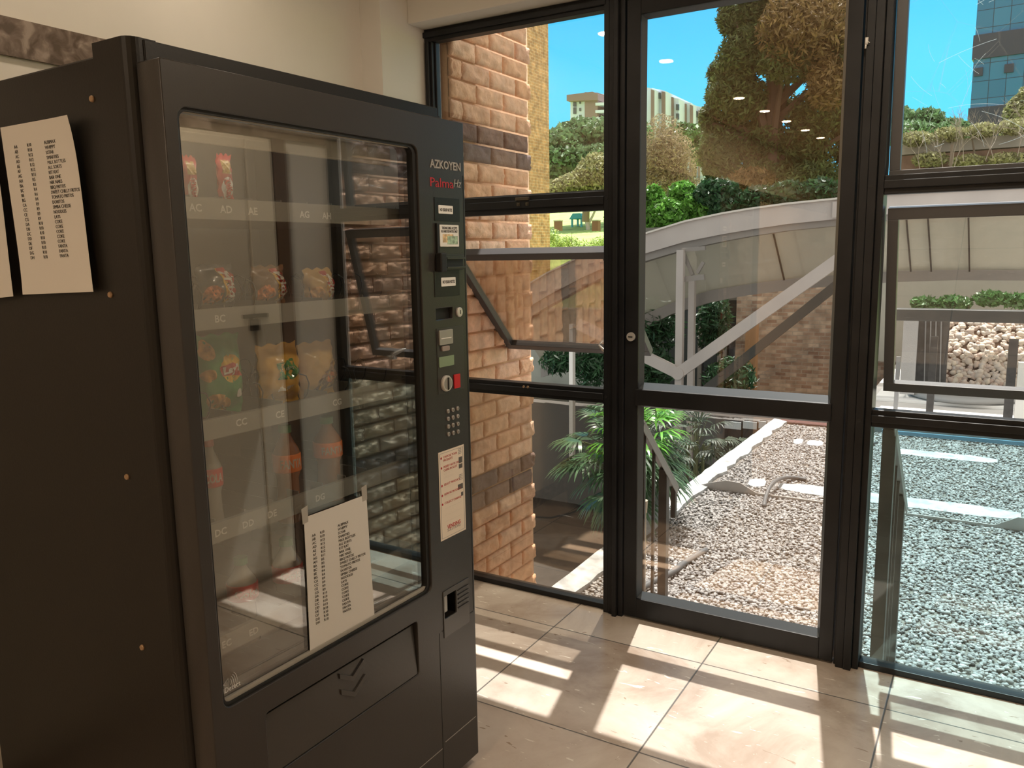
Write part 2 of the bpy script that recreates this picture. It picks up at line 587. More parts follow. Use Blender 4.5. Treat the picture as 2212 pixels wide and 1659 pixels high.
# ------------------------------------------------------------------ window wall
def profile(mb, horizontal, a0, a1, b0, b1, y0=2.868, y1=2.928, ridge=True):
    """an aluminium member with a raised centre rib on its inner side; a = across, b = along"""
    w = a1 - a0
    if horizontal:
        mb.box(b0, b1, y0 + 0.012, y1, a0, a1)
        if ridge: mb.box(b0, b1, y0, y0 + 0.0125, a0 + w * 0.30, a0 + w * 0.72)
    else:
        mb.box(a0, a1, y0 + 0.012, y1, b0, b1)
        if ridge: mb.box(a0 + w * 0.30, a0 + w * 0.72, y0, y0 + 0.0125, b0, b1)


def pane(name, x0, x1, z0, z1, mat, parent, y=2.917, t=0.005):
    return MB().box(x0, x1, y - t / 2, y + t / 2, z0, z1).build(name, mat, parent, fix=True)


def sash(parent, x0, x1, zt, length, deg, y=2.935, hinge_rail=0.035, mat=None, catch_x=None):
    """top-hung sash swung outwards: frame > pane, catch"""
    a = deg * D2R
    o = empty('sash', (0, 0, 0), parent=parent)

    def P(x, s, d):      # s down the sash, d outwards
        return (x, y + s * math.sin(a) + d * math.cos(a), zt - s * math.cos(a) + d * math.sin(a))

    def blk(mb, xa, xb, s0, s1, d0, d1):
        vs_ = [P(xa, s0, d0), P(xb, s0, d0), P(xb, s1, d0), P(xa, s1, d0), P(xa, s0, d1), P(xb, s0, d1), P(xb, s1, d1), P(xa, s1, d1)]
        mb.add(vs_, [(0, 3, 2, 1), (4, 5, 6, 7), (0, 1, 5, 4), (1, 2, 6, 5), (2, 3, 7, 6), (3, 0, 4, 7)])
    fr = MB()
    w = 0.032
    blk(fr, x0, x1, 0, w + 0.006, -0.016, 0.02)
    blk(fr, x0, x1, length - w, length, -0.016, 0.02)
    blk(fr, x0, x0 + w, w + 0.006, length - w, -0.016, 0.02)
    blk(fr, x1 - w, x1, w + 0.006, length - w, -0.016, 0.02)
    f = fr.build('sash_frame', ALUG, parent, bevel=0.0015)
    bpy.data.objects.remove(o)
    g = MB()
    blk(g, x0 + w - 0.004, x1 - w + 0.004, w, length - w + 0.004, 0.0, 0.005)
    g.build('sash_pane', mat or GL_SASH, f)
    if catch_x is not None:
        c = MB()
        p0 = Vector(P(catch_x, length - 0.02, -0.016))
        arc = [p0 + Vector((-0.055 + 0.11 * k / 8 * 0.9, -0.012 - 0.028 * math.sin(math.pi * k / 8), 0.028 - 0.052 * k / 8)) for k in range(9)]
        c.tube(arc, [0.0045 + 0.004 * math.sin(math.pi * k / 8) for k in range(9)], 8)
        c.box(catch_x + 0.02, catch_x + 0.055, p0.y - 0.02, p0.y + 0.004, p0.z - 0.03, p0.z - 0.012)
        c.build('window_catch', CHROME, f, smooth=True)
    return f


# window_1: the left bay
w1 = tag(empty('window_1', (0, 0, 0)), **st)
m = MB()
profile(m, True, 2.34, 2.392, -2.129, -1.298)
profile(m, False, -2.129, -2.092, 0.0, 2.34)
m.box(-2.093, -2.084, 2.898, 2.925, 0.0, 2.34)
profile(m, True, 1.62, 1.692, -2.074, -1.304)
profile(m, True, 0.871, 0.928, -2.074, -1.304)
m.box(-2.074, -1.304, 2.895, 2.95, 0.0, 0.022)
m.build('frame', ALU, w1, bevel=0.002)
m = MB().box(-2.076, -1.302, 2.905, 2.93, 1.69, 1.699).build('bead', BEAD, w1)
pane('pane', -2.078, -1.300, 1.693, 2.343, GL_CLEAR, w1)
pane('pane', -2.078, -1.300, 0.018, 0.874, GL_GREY, w1)
sash(w1, -2.062, -1.312, 1.472, 0.665, 46, mat=GL_SASH, catch_x=-1.50)
m = MB()
px = (at(1120, 436, Y=2.868).x, at(1139, 436, Y=2.868).x)
for x in px:
    m.box(x - 0.007, x + 0.007, 2.864, 2.869, 1.650, 1.664)
    m.lathe([(0.0055, 0), (0.0055, 0.004), (0.002, 0.006)], (x, 2.860, 1.657), 10, 'y')
m.box(px[0] - 0.012, px[1] + 0.008, 2.862, 2.872, 1.672, 1.684)
m.build('window_lock', DKBR, w1, bevel=0.001)
m = MB()
for x in (at(1132, 829, Y=2.87).x, at(1141, 829, Y=2.87).x):
    m.lathe([(0.005, 0), (0.005, 0.004)], (x, 2.864, 0.915), 10, 'y')
m.build('screw', BRASS, w1)

# posts
def post(name, segs, x0, x1):
    m_ = MB()
    for (a, b, y0) in segs:
        m_.box(a, b, y0, 2.975, 0, 2.392)
    o = m_.build(name, ALU, bevel=0.0015)
    tag(o, **st)
    return o


post('trim_3', [(-1.304, -1.283, 2.872), (-1.2815, -1.258, 2.868), (-1.257, -1.2395, 2.850), (-1.2385, -1.218, 2.866)], -1.304, -1.218)
post('trim_4', [(-0.412, -0.404, 2.878), (-0.403, -0.378, 2.858), (-0.377, -0.352, 2.853), (-0.351, -0.331, 2.875)], -0.412, -0.331)
m = MB().box(-1.218, -0.412, 2.868, 2.97, 2.36, 2.392)
tag(m.build('trim_5', ALU, bevel=0.002), **st)
for (xx, zz, nm) in ((-1.293, 1.662, 'trim_3'), (-1.293, 0.90, 'trim_3'), (-0.366, 1.655, 'trim_4'), (-0.366, 0.892, 'trim_4')):
    q = MB().lathe([(0.006, 0), (0.0066, 0.0015), (0.0035, 0.0016)], (xx, 2.8525 if nm == 'trim_4' else 2.8705, zz), 14, 'y').build('screw_hole', GASK, bpy.data.objects[nm])

# door_1: glazed door in the middle bay
d1 = tag(empty('door_1', (-1.216, 2.9, 0)), **st)
d1.location = (0, 0, 0)
m = MB()
XA, XB = -1.214, -0.416
m.box(XA, -1.160, 2.872, 2.93, 0.008, 2.356)
m.box(-0.462, XB, 2.872, 2.93, 0.008, 2.356)
m.box(-1.160, -0.462, 2.872, 2.93, 2.30, 2.356)
m.box(-1.160, -0.462, 2.872, 2.93, 0.008, 0.088)
m.box(-1.166, -0.456, 2.862, 2.93, 0.878, 0.94)
m.build('door_frame', ALU, d1, bevel=0.002)
m = MB()
for (z0, z1) in ((0.088, 0.878), (0.94, 2.30)):
    # splayed glazing beads
    x0, x1 = -1.160, -0.462
    b = 0.013
    for (p, q, r_, s_) in (((x0, z0), (x1, z0), (x1 - b, z0 + b * 1.7), (x0 + b, z0 + b * 1.7)), ((x0, z1), (x1, z1), (x1 - b, z1 - b), (x0 + b, z1 - b)),
                           ((x0, z0), (x0, z1), (x0 + b, z1 - b), (x0 + b, z0 + b * 1.7)), ((x1, z0), (x1, z1), (x1 - b, z1 - b), (x1 - b, z0 + b * 1.7))):
        m.add([(p[0], 2.880, p[1]), (q[0], 2.880, q[1]), (r_[0], 2.905, r_[1]), (s_[0], 2.905, s_[1])], [(0, 1, 2, 3)])
m.build('glazing_bead', BEAD, d1, fix=False)
pane('pane', -1.150, -0.472, 0.105, 0.884, GL_LOW, d1, y=2.908)
pane('pane', -1.150, -0.472, 0.936, 2.292, GL_CLEAR, d1, y=2.908)
lk = at(1364, 727, Y=2.868)
m = MB().lathe([(0.0165, -0.012), (0.0165, -0.003), (0.013, 0.0), (0.013, 0.006)], (lk.x + 0.001, 2.868, lk.z), 24, 'y')
lo = m.build('door_lock', CHROME, d1, smooth=False)
MB().box(lk.x - 0.008, lk.x + 0.009, 2.8535, 2.8575, lk.z - 0.002, lk.z + 0.002).build('keyhole', GASK, lo)
cl = at(1871.5, 90, Y=2.845)
m = MB().tube([(cl.x, 2.846, cl.z - 0.008), (cl.x + 0.001, 2.846, cl.z + 0.012)], 0.005, 10).tube([(cl.x - 0.002, 2.846, cl.z - 0.02), (cl.x - 0.001, 2.846, cl.z - 0.006)], 0.0028, 8).tube([(cl.x + 0.004, 2.845, cl.z), (cl.x + 0.010, 2.845, cl.z - 0.004)], 0.0012, 6)
tag(m.build('cable_clip', STEELW, smooth=True), 'small white plastic clip stuck high on the black post right of the door', 'clip')

# window_2: the right bay, with an open lower sash and a slightly open upper one
w2 = tag(empty('window_2', (0, 0, 0)), **st)
m = MB()
profile(m, True, 2.34, 2.392, -0.331, 0.41)
profile(m, False, 0.375, 0.41, 0.0, 2.34)
profile(m, True, 1.628, 1.688, -0.331, 0.375)
profile(m, True, 0.870, 0.928, -0.331, 0.375)
m.box(-0.331, 0.375, 2.895, 2.95, 0.0, 0.022)
m.build('frame', ALU, w2, bevel=0.002)
sash(w2, -0.327, 0.368, 2.335, 0.66, 3.0, y=2.93, mat=GL_SCR)
sash(w2, -0.322, 0.368, 1.590, 0.645, 14, y=2.945, mat=GL_OPEN, catch_x=0.18)
pane('pane', -0.333, 0.378, 0.018, 0.874, GL_TEAL, w2)
SCR = M('scratch', (0.85, 0.95, 1.0), 0.5, translucent=0.6)
rs0 = random.Random(8)
for i in range(46):
    x0_ = rs0.uniform(-0.25, 0.34); z0_ = rs0.choice((rs0.uniform(1.74, 1.98), rs0.uniform(1.80, 2.25)))
    an = rs0.choice((rs0.uniform(1.2, 1.9), rs0.uniform(-0.2, 0.6), rs0.uniform(2.0, 2.6)))
    ln = rs0.uniform(0.02, 0.16); bd = rs0.uniform(-0.25, 0.25)
    pts = []
    for k in range(7):
        t = k / 6
        a_ = an + bd * t
        px_, pz_ = x0_ + ln * t * math.cos(a_), z0_ + ln * t * math.sin(a_)
        if -0.28 < px_ < 0.335 and 1.72 < pz_ < 2.29:
            pts.append((px_, 2.9285 + (2.335 - pz_) * math.sin(3 * D2R), pz_))
    if len(pts) > 2:
        MB().tube(pts, rs0.uniform(0.00022, 0.0005), 4).build('scratch', SCR, w2, fix=False)

# ------------------------------------------------------------------ vending machine
TH = 1.5 * D2R
DV = Vector((math.sin(TH), math.cos(TH), 0))
NV = Vector((math.cos(TH), -math.sin(TH), 0))
B0 = at(1034, 1627, Z=0.03)
ORG = B0 - DV * 0.866
ORG.z = 0
MW = 0.866


def mloc(x, y, dx=0.0):
    """local (y, z) on the machine plane dx in front of its door"""
    d = ray(x, y)
    t = ((ORG + NV * dx - CAM).dot(NV)) / d.dot(NV)
    p = CAM + d * t - ORG
    return p.dot(DV), p.z


def mthing(name, dx, ly, lz, rz=0.0):
    p = ORG + NV * dx + DV * ly
    return empty(name, (p.x, p.y, lz), -TH + rz)


BODY = M('black_enamel', (0.010, 0.0085, 0.007), 0.4, spec=0.35, bump=0.03, bscale=220)
DOORM = M('dark_textured_enamel', (0.030, 0.027, 0.025), 0.33, spec=0.5, bump=0.04, bscale=300, var=0.1, vscale=3)
LINER = M('pale_sheet_metal', (0.30, 0.29, 0.26), 0.5)
TRAYM = M('grey_tray', (0.28, 0.275, 0.25), 0.5)
PRINTW = M('white_print', (0.72, 0.72, 0.70), 0.6)
PRINTK = M('black_print', (0.03, 0.028, 0.026), 0.7)
PRINTG = M('grey_print', (0.32, 0.30, 0.28), 0.6)
PRINTR = M('red_print', (0.45, 0.02, 0.03), 0.5)
PAPER = M('white_paper', (0.78, 0.76, 0.72), 0.8, translucent=0.15)
SILV = M('silver_plastic', (0.34, 0.33, 0.31), 0.35, metal=0.3)
REDP = M('red_plastic', (0.55, 0.01, 0.02), 0.35)
LCD = M('green_display', (0.22, 0.30, 0.20), 0.2)
CREAMST = M('cream_sticker', (0.80, 0.70, 0.58), 0.55)
WHST = M('white_sticker', (0.80, 0.78, 0.74), 0.5)

vm = empty('vending_machine', ORG, -TH)
tag(vm, 'tall black snack vending machine with a glass front standing before the window wall', 'vending machine')
bx0, bx1 = -0.86, -0.067
m = MB()
m.box(bx0, bx1 - 0.10, -0.006, 0.022, 0.03, 1.815)                 # near side sheet
m.box(bx0, bx1, MW - 0.03, MW - 0.006, 0.03, 1.815)
m.box(bx0, bx0 + 0.03, 0.02, MW - 0.02, 0.03, 1.815)
m.box(bx0, bx1 - 0.02, 0.0, MW - 0.01, 1.79, 1.818)
m.box(bx0, bx1, 0.0, MW - 0.01, 0.03, 0.32)
m.build('cabinet_body', BODY, vm, bevel=0.003)
m = MB()
arc = [(bx1 - 0.105, -0.010), (bx1 - 0.024, -0.010)] + [(bx1 - 0.024 + 0.022 * math.sin(a * D2R), 0.012 - 0.022 * math.cos(a * D2R)) for a in (15, 35, 55, 75, 90)] + [(bx1 - 0.002, 0.045), (bx1 - 0.105, 0.045)]
m.prism([(a, b, 0.03) for a, b in arc], (0, 0, 1.806))
m.build('corner_post', BODY, vm)
m = MB().box(bx1 - 0.10, bx1 + 0.001, 0.02, 0.846, 1.796, 1.834)
m.build('top_flange', BODY, vm, bevel=0.002)
for (sx, sy) in ((-0.12, 0.06), (-0.12, 0.80), (-0.8, 0.06), (-0.8, 0.80)):
    MB().lathe([(0.022, 0), (0.022, 0.01), (0.012, 0.012), (0.012, 0.032)], (sx, sy, 0), 14).build('foot', GASK, vm)
for (sx, sy) in ((195, 213), (235, 637), (271, 1031), (304, 1400)):
    p = at(sx, sy, Y=0.91)
    q = p - ORG
    MB().lathe([(0.0048, -0.010 - 0.0), (0.006, -0.008), (0.006, -0.006)], (q.dot(NV), 0, q.z), 12, 'y').build('screw', BRASS, vm)

# hollow interior
m = MB()
IY0, IY1, IZ0, IZ1 = 0.024, 0.70, 0.34, 1.76
m.box(-0.62, -0.60, IY0, IY1, IZ0, IZ1)
m.box(-0.60, bx1, IY1, IY1 + 0.02, IZ0, IZ1)
m.box(-0.60, bx1, IY0 - 0.001, IY0 + 0.003, IZ0, IZ1)
m.box(-0.60, bx1, IY0, IY1, IZ1, IZ1 + 0.02)
m.box(-0.60, bx1, IY0, IY1, IZ0 - 0.01, IZ0)
m.build('interior_liner', LINER, vm)
m = MB().box(-0.15, -0.07, 0.04, 0.66, 1.715, 1.755).box(-0.075, -0.07, 0.04, 0.66, 1.672, 1.7145)  # lower front lip keeps the added tube out of view
m.build('lamp_housing', STEELW, vm, bevel=0.004)
FILLT = M('fill_tube', (0.95, 0.93, 0.88), 0.4, emit=3.5)  # glow added to brighten the goods, hidden behind the housing lip
MB().tube([(-0.125, 0.06, 1.700), (-0.125, 0.64, 1.700)], 0.008, 10).build('fill_tube', FILLT, vm)

# door leaf with its openings
GY0, GY1, GZ0, GZ1 = 0.028, 0.676, 0.598, 1.718
FY0, FY1, FZ0, FZ1 = 0.124, 0.612, 0.398, 0.542
ctl = {}
for k_, (x0, y0, x1, y1) in dict(slotmod=(941, 549, 998, 583), coinwin=(942, 665, 978, 689), coinret=(959, 1281, 985, 1330)).items():
    a = mloc(x0, (y0 + y1) / 2); c_ = mloc(x1, (y0 + y1) / 2)
    zt = mloc((x0 + x1) / 2, y0)[1]; zb = mloc((x0 + x1) / 2, y1)[1]
    ctl[k_] = (a[0], c_[0], zb, zt)
holes = [rrect(GY0, GY1, GZ0, GZ1, 0.02), rrect(FY0, FY1, FZ0 - 0.001, FZ1, 0.008, 3)]
for k_ in ('coinwin', 'coinret'):
    a, b, z0, z1 = ctl[k_]
    holes.append(rrect(a, b, z0, z1, 0.001, 1))
me = plate([rrect(0.0, MW, 0.032, 1.792, 0.003, 2)] + holes, -0.064, 0.0, bevel=0.002)
door = link('door', me, DOORM, vm)
# gasket and lipped rim round the pane
me = plate([rrect(GY0 - 0.001, GY1 + 0.001, GZ0 - 0.001, GZ1 + 0.001, 0.02), rrect(GY0 + 0.006, GY1 - 0.012, GZ0 + 0.007, GZ1 - 0.006, 0.016)], -0.022, -0.006)
link('gasket', me, GASK, door)
CHNL = M('channel', (0.35, 0.33, 0.29), 0.4)
MB().box(-0.016, -0.010, GY0 + 0.004, GY1 - 0.012, GZ0 + 0.004, GZ0 + 0.016).build('glazing_channel', CHNL, door)
MB().box(-0.016, -0.010, GY0 + 0.004, GY1 - 0.012, GZ1 - 0.008, GZ1 - 0.004).build('glazing_channel', CHNL, door)
MB().box(-0.021, -0.015, GY0 - 0.004, GY1 + 0.004, GZ0 - 0.004, GZ1 + 0.004).build('glass_pane', GL_MACH, door)
# delivery flap
m = MB()
m.prism([(-0.010, FY0 + 0.002, FZ0), (-0.003, FY0 + 0.002, FZ0), (-0.013, FY0 + 0.002, FZ1 - 0.012), (-0.024, FY0 + 0.002, FZ1 - 0.010)], (0, FY1 - FY0 - 0.004, 0))
flap = m.build('delivery_flap', M('flap_plastic', (0.040, 0.037, 0.034), 0.27, spec=0.55, bump=0.03, bscale=120), vm, bevel=0.001)
MB().box(-0.062, -0.058, FY0, FY1, FZ0, FZ1).box(-0.06, -0.012, FY0, FY1, FZ0 - 0.004, FZ0 - 0.001).build('flap_recess', GASK, vm)
# two chevrons
cy, cz = mloc(768, 1478)
m = MB()
for dz in (0.018, -0.020):
    t_ = 0.012
    w_ = 0.040
    pts = [(-w_, 0.012), (0, -0.012), (w_, 0.012), (w_, 0.012 + t_), (0, -0.012 + t_), (-w_, 0.012 + t_)]
    for i0, i1, i2, i3 in ((0, 1, 4, 5), (1, 2, 3, 4)):
        q_ = [pts[i0], pts[i1], pts[i2], pts[i3]]
        m.prism([(-0.0085 - (cz + dz + b - FZ0) * 0.07 + 0.004, cy + a, cz + dz + b) for a, b in q_], (0.005, 0, 0))
m.build('chevron_mark', M('chevron', (0.05, 0.046, 0.042), 0.3), flap)


def onpanel(x0, y0, x1, y1):
    ym, xm = (y0 + y1) / 2, (x0 + x1) / 2
    return mloc(x0, ym)[0], mloc(x1, ym)[0], mloc(xm, y1)[1], mloc(xm, y0)[1]


def pbox(name, px_, x0, x1, mat, parent=door, bevel=0.0, r=0.0):
    a, b, c, d = onpanel(*px_)
    if r:
        return link(name, plate([rrect(a, b, c, d, r)], x0, x1, bevel), mat, parent)
    return MB().box(x0, x1, a, b, c, d).build(name, mat, parent, bevel=bevel)


# seams of the control column
def seam(pts, wdt=0.0016, mat=GASK):
    m_ = MB()
    for (p, q) in zip(pts[:-1], pts[1:]):
        m_.bar((0.0, p[0], p[1]), (0.0, q[0], q[1]), 0.0016, wdt, (1, 0, 0))
    return m_


s1 = mloc(1002, 340); s2 = mloc(1021, 1372)
m = MB()
yA = 0.858
m.box(-0.001, 0.0006, yA, yA + 0.0025, 0.475, 1.66)
m.box(-0.001, 0.0006, 0.712, yA, 0.470, 0.4725)
m.box(-0.001, 0.0006, 0.700, 0.702, 0.03, 0.47)
m.build('panel_seam', GASK, door)
z = mloc(990, 1580)[1]
m = MB().box(-0.001, 0.0008, 0.712, 0.856, z, z + 0.0022)
m.box(-0.001, 0.0008, 0.05, 0.698, z - 0.012, z - 0.010)
m.build('kick_panel_seam', PRINTG, door)

# upper bill panel
pbox('bill_panel', (938, 428, 992, 478), 0.0, 0.0015, BODY, bevel=0.0005)
pbox('bill_panel', (938, 584, 992, 640), 0.0, 0.0015, BODY, bevel=0.0005)


def sticker(name, px_, mat=WHST, r=0.002, th=0.0004, base=0.0015):
    return pbox(name, px_, base, base + th, mat, r=r)


def label_text(parent, px_, body, mat, base, rows_frac=None, **k):
    a, b, c, d = onpanel(*px_)
    return text('print', body, 0.01, mat, parent, a, c, base, width=b - a, height=d - c, **k)


t1 = sticker('notice_sticker', (946, 444, 977, 462))
label_text(t1, (949, 450, 975, 457), 'NO R50.00 NOTES', PRINTK, 0.0021, bold=0.0002)
t2 = sticker('notice_sticker', (952, 599, 983, 618))
label_text(t2, (955, 605, 981, 612), 'NO R50.00 NOTES', PRINTK, 0.0021, bold=0.0002)
pbox('bill_lamp_rail', (941, 482, 946, 560), 0.0, 0.006, GASK, bevel=0.001)
t3 = pbox('banknote_sticker', (947, 486, 988, 533), 0.0, 0.005, WHST, r=0.002, bevel=0.0008)
label_text(t3, (951, 490, 984, 496), 'THIS MACHINE ACCEPTS', PRINTK, 0.0052, bold=0.0002)
label_text(t3, (950, 497, 985, 503), 'R10 AND R20 NOTES ONLY', PRINTK, 0.0052, bold=0.0002)
for (px_, c, x_) in (((953, 506, 976, 524), (0.62, 0.46, 0.26), 0.0053), ((963, 510, 985, 528), (0.36, 0.50, 0.36), 0.0056)):
    a, b, c0, d0 = onpanel(*px_)
    MB().box(0.005, x_, a, b, c0, d0).build('banknote_picture', M('note_ink', c, 0.6, var=0.5, vscale=120), t3)
# slot with its lever
a, b, z0, z1 = ctl['slotmod']
m = MB()
m.box(0, 0.010, a + 0.018, b - 0.004, z0 + 0.001, z0 + 0.008)
m.box(0, 0.010, a + 0.018, b - 0.004, z1 - 0.011, z1 - 0.004)
m.box(0, 0.014, a + 0.030, b, z0 + 0.004, z0 + 0.0085)
m.box(0, 0.014, a + 0.030, b, z1 - 0.0125, z1 - 0.008)
m.box(0, 0.004, a, b, z0, z1)
bs = m.build('bill_slot', DOORM, door, bevel=0.0006)
MB().box(0.004, 0.0045, a + 0.024, b - 0.002, z0 + 0.0088, z1 - 0.0128).build('slot_opening', GASK, bs)
MB().box(0, 0.02, a - 0.002, a + 0.022, z0 - 0.004, z1 + 0.004).build('slot_lever', GASK, bs, bevel=0.004)
# dark window, cam lock
a, b, z0, z1 = ctl['coinwin']
MB().box(-0.03, -0.012, a - 0.004, b + 0.004, z0 - 0.004, z1 + 0.004).build('coin_window', GASK, door)
y_, z_ = mloc(991, 674)
MB().lathe([(0.0125, 0), (0.0125, 0.004), (0.010, 0.0055)], (0.0, y_, z_), 24, 'x').build('cam_lock', CHROME, door)
MB().box(0.0055, 0.0062, y_ - 0.0012, y_ + 0.0012, z_ - 0.005, z_ + 0.005).build('keyway', GASK, door)
# coin unit
pbox('coin_panel', (944, 706, 1001, 846), 0.0, 0.0012, M('coin_panel', (0.036, 0.033, 0.030), 0.4), bevel=0.0004)
q = pbox('coin_chute_cover', (946, 712, 975, 744), 0.001, 0.006, SILV, r=0.003, bevel=0.001)
a, b, c, d = onpanel(949, 729, 971, 731)
MB().box(0.006, 0.0066, a, b, c, d).build('ridge', WHST, q)
pbox('return_button', (952, 747, 968, 758), 0.001, 0.006, M('taupe_button', (0.30, 0.24, 0.22), 0.4), r=0.004, bevel=0.001)
pbox('display', (947, 769, 979, 791), 0.001, 0.003, LCD, r=0.002)
y_, z_ = mloc(962, 828)
kn = MB().lathe([(0.021, 0), (0.021, 0.006), (0.019, 0.009), (0.0, 0.0092)], (0.0, y_, z_), 28, 'x').build('coin_slot_dial', CHROME, door, smooth=False)
MB().lathe([(0.016, 0.0092), (0.016, 0.0095)], (0.0, y_, z_), 24, 'x').build('dial_face', SILV, kn)
MB().box(0.009, 0.012, y_ - 0.0022, y_ + 0.0022, z_ - 0.016, z_ + 0.016).build('coin_slot', GASK, kn, bevel=0.001)
pbox('red_tag', (979, 808, 992, 838), 0.001, 0.004, REDP, bevel=0.0006)
# keypad
keys = '123456789*0#'
for r_ in range(4):
    for c_ in range(3):
        y_, z_ = mloc(967 + c_ * 10.2 + r_ * 0.4, 888 + r_ * 16.6 - c_ * 2.9)
        k_ = MB().lathe([(0.0058, 0), (0.0058, 0.003), (0.0045, 0.004)], (0.0, y_, z_), 16, 'x').build('key', M('metal_key', (0.42, 0.38, 0.35), 0.35, metal=0.6) if not bpy.data.materials.get('metal_key') else bpy.data.materials['metal_key'], door)
        text('digit', keys[r_ * 3 + c_], 0.007, PRINTK, k_, y_ - 0.0021, z_ - 0.0024, 0.0041)
# maker's name and model name
a, b, c, d = onpanel(928, 341, 994, 367)
nm = text('nameplate_lettering', 'AZKOYEN', 0.02, PRINTG, door, a, c + 0.001, 0.0006, width=b - a, height=0.021, bold=0.0005, ext=0.0006)
a, b, c, d = onpanel(929, 385, 979, 405)
text('nameplate_lettering', 'Palma', 0.02, PRINTR, door, a, c, 0.0006, width=b - a, height=0.022, bold=0.0, ext=0.0004)
a, b, c, d = onpanel(979, 388, 996, 405)
text('nameplate_lettering', 'Hz', 0.02, PRINTG, door, a, c, 0.0006, width=b - a, height=0.020, shear=0.3, ext=0.0004)
# instruction sticker
ins = pbox('instruction_sticker', (949, 968, 1004, 1158), 0.0, 0.0006, CREAMST)
iy0, iy1, iz0, iz1 = onpanel(949, 968, 1004, 1158)
w_ = iy1 - iy0; h_ = iz1 - iz0


def ip(fx, fz): return iy0 + w_ * fx, iz1 - h_ * fz


m = MB()
for (u0, v0, u1, v1) in ((0.04, 0.02, 0.96, 0.024), (0.04, 0.976, 0.96, 0.98), (0.04, 0.02, 0.055, 0.98), (0.945, 0.02, 0.96, 0.98)):
    a = ip(u0, v1); b = ip(u1, v0)
    m.box(0.0006, 0.0008, a[0], b[0], a[1], b[1])
m.build('border_line', PRINTG, ins)
rows = [(0.06, 'CHOOSE YOUR', 'PRODUCT'), (0.17, 'INSERT NOTE OR', 'COINS IN SLOT'), (0.37, 'SELECT PRODUCT', ''), (0.48, 'REMOVE PRODUCT', ''), (0.58, 'COLLECT CHANGE', '')]
for i, (fz, a_, b_) in enumerate(rows):
    y_, z_ = ip(0.10, fz + 0.012)
    MB().lathe([(0.0032, 0.0006), (0.0032, 0.0009)], (0, y_, z_), 14, 'x').build('bullet', PRINTR, ins)
    y_, z_ = ip(0.18, fz + 0.02)
    text('print', a_, 0.0085, PRINTR, ins, y_, z_, 0.0008)
    if b_: text('print', b_, 0.0085, PRINTR, ins, y_, z_ - 0.009, 0.0008)
for fz in (0.10, 0.115, 0.23, 0.245, 0.26, 0.29, 0.305, 0.41, 0.51, 0.525, 0.65, 0.73, 0.80):
    a = ip(0.18, fz + 0.004); b = ip(0.55 if fz < 0.6 else 0.85, fz)
    MB().box(0.0006, 0.0008, a[0], b[0], a[1] + 0.001, b[1]).build('fine_print', PRINTG, ins)
INKD = M('dark_ink', (0.10, 0.09, 0.08), 0.6)
for (u0, v0, u1, v1) in ((0.78, 0.13, 0.92, 0.20), (0.78, 0.21, 0.92, 0.26), (0.72, 0.44, 0.92, 0.50), (0.84, 0.54, 0.92, 0.585)):
    a = ip(u0, v1); b = ip(u1, v0)
    MB().box(0.0006, 0.0009, a[0], b[0], a[1], b[1]).build('pictogram', INKD, ins)
for (u0, v0) in ((0.76, 0.03), (0.78, 0.33)):
    m = MB()
    for i in range(4):
        for j in range(3):
            a = ip(u0 + j * 0.05, v0 + i * 0.018 + 0.010); b = ip(u0 + j * 0.05 + 0.035, v0 + i * 0.018)
            m.box(0.0006, 0.0009, a[0], b[0], a[1], b[1])
    m.build('keypad_picture', PRINTG, ins)
y_, z_ = ip(0.26, 0.895)
text('print', 'VENDING', 0.012, PRINTR, ins, y_, z_, 0.0008, width=w_ * 0.52, height=0.011, bold=0.0002)
y_, z_ = ip(0.26, 0.925)
text('print', 'SOLUTIONS', 0.010, PRINTG, ins, y_, z_, 0.0008, width=w_ * 0.52, height=0.008)
# coin return tray
fr_ = onpanel(957, 1262, 1013, 1362)
a0, a1, c0, c1 = ctl['coinret']
me = plate([rrect(fr_[0], fr_[1], fr_[2], fr_[3], 0.002, 2), rrect(a0, a1, c0, c1, 0.001, 1)], 0.0, 0.002, 0.0006)
cr_ = link('coin_return', me, M('coin_return_plastic', (0.06, 0.056, 0.052), 0.25), door)
MB().box(-0.045, -0.040, a0 - 0.002, a1 + 0.002, c0 - 0.002, c1 + 0.002).box(-0.04, -0.002, a0 - 0.003, a0 + 0.0005, c0, c1).box(-0.04, -0.002, a1 - 0.0005, a1 + 0.003, c0, c1).box(-0.04, -0.001, a0, a1, c0 - 0.003, c0 + 0.0005).build('coin_cup', BODY, cr_)
MB().box(-0.02, -0.006, a0 + 0.001, a0 + (a1 - a0) * 0.45, c0 + 0.012, c1 - 0.004).build('coin_flap', SILV, cr_, bevel=0.002)
m = MB()
for i in range(5):
    z_ = c1 - 0.003 - i * 0.0125
    m.box(0.002, 0.005, a1 + 0.006, fr_[1] - 0.004, z_ - 0.003, z_)
m.build('coin_return_ribs', DOORM, cr_, bevel=0.0008)

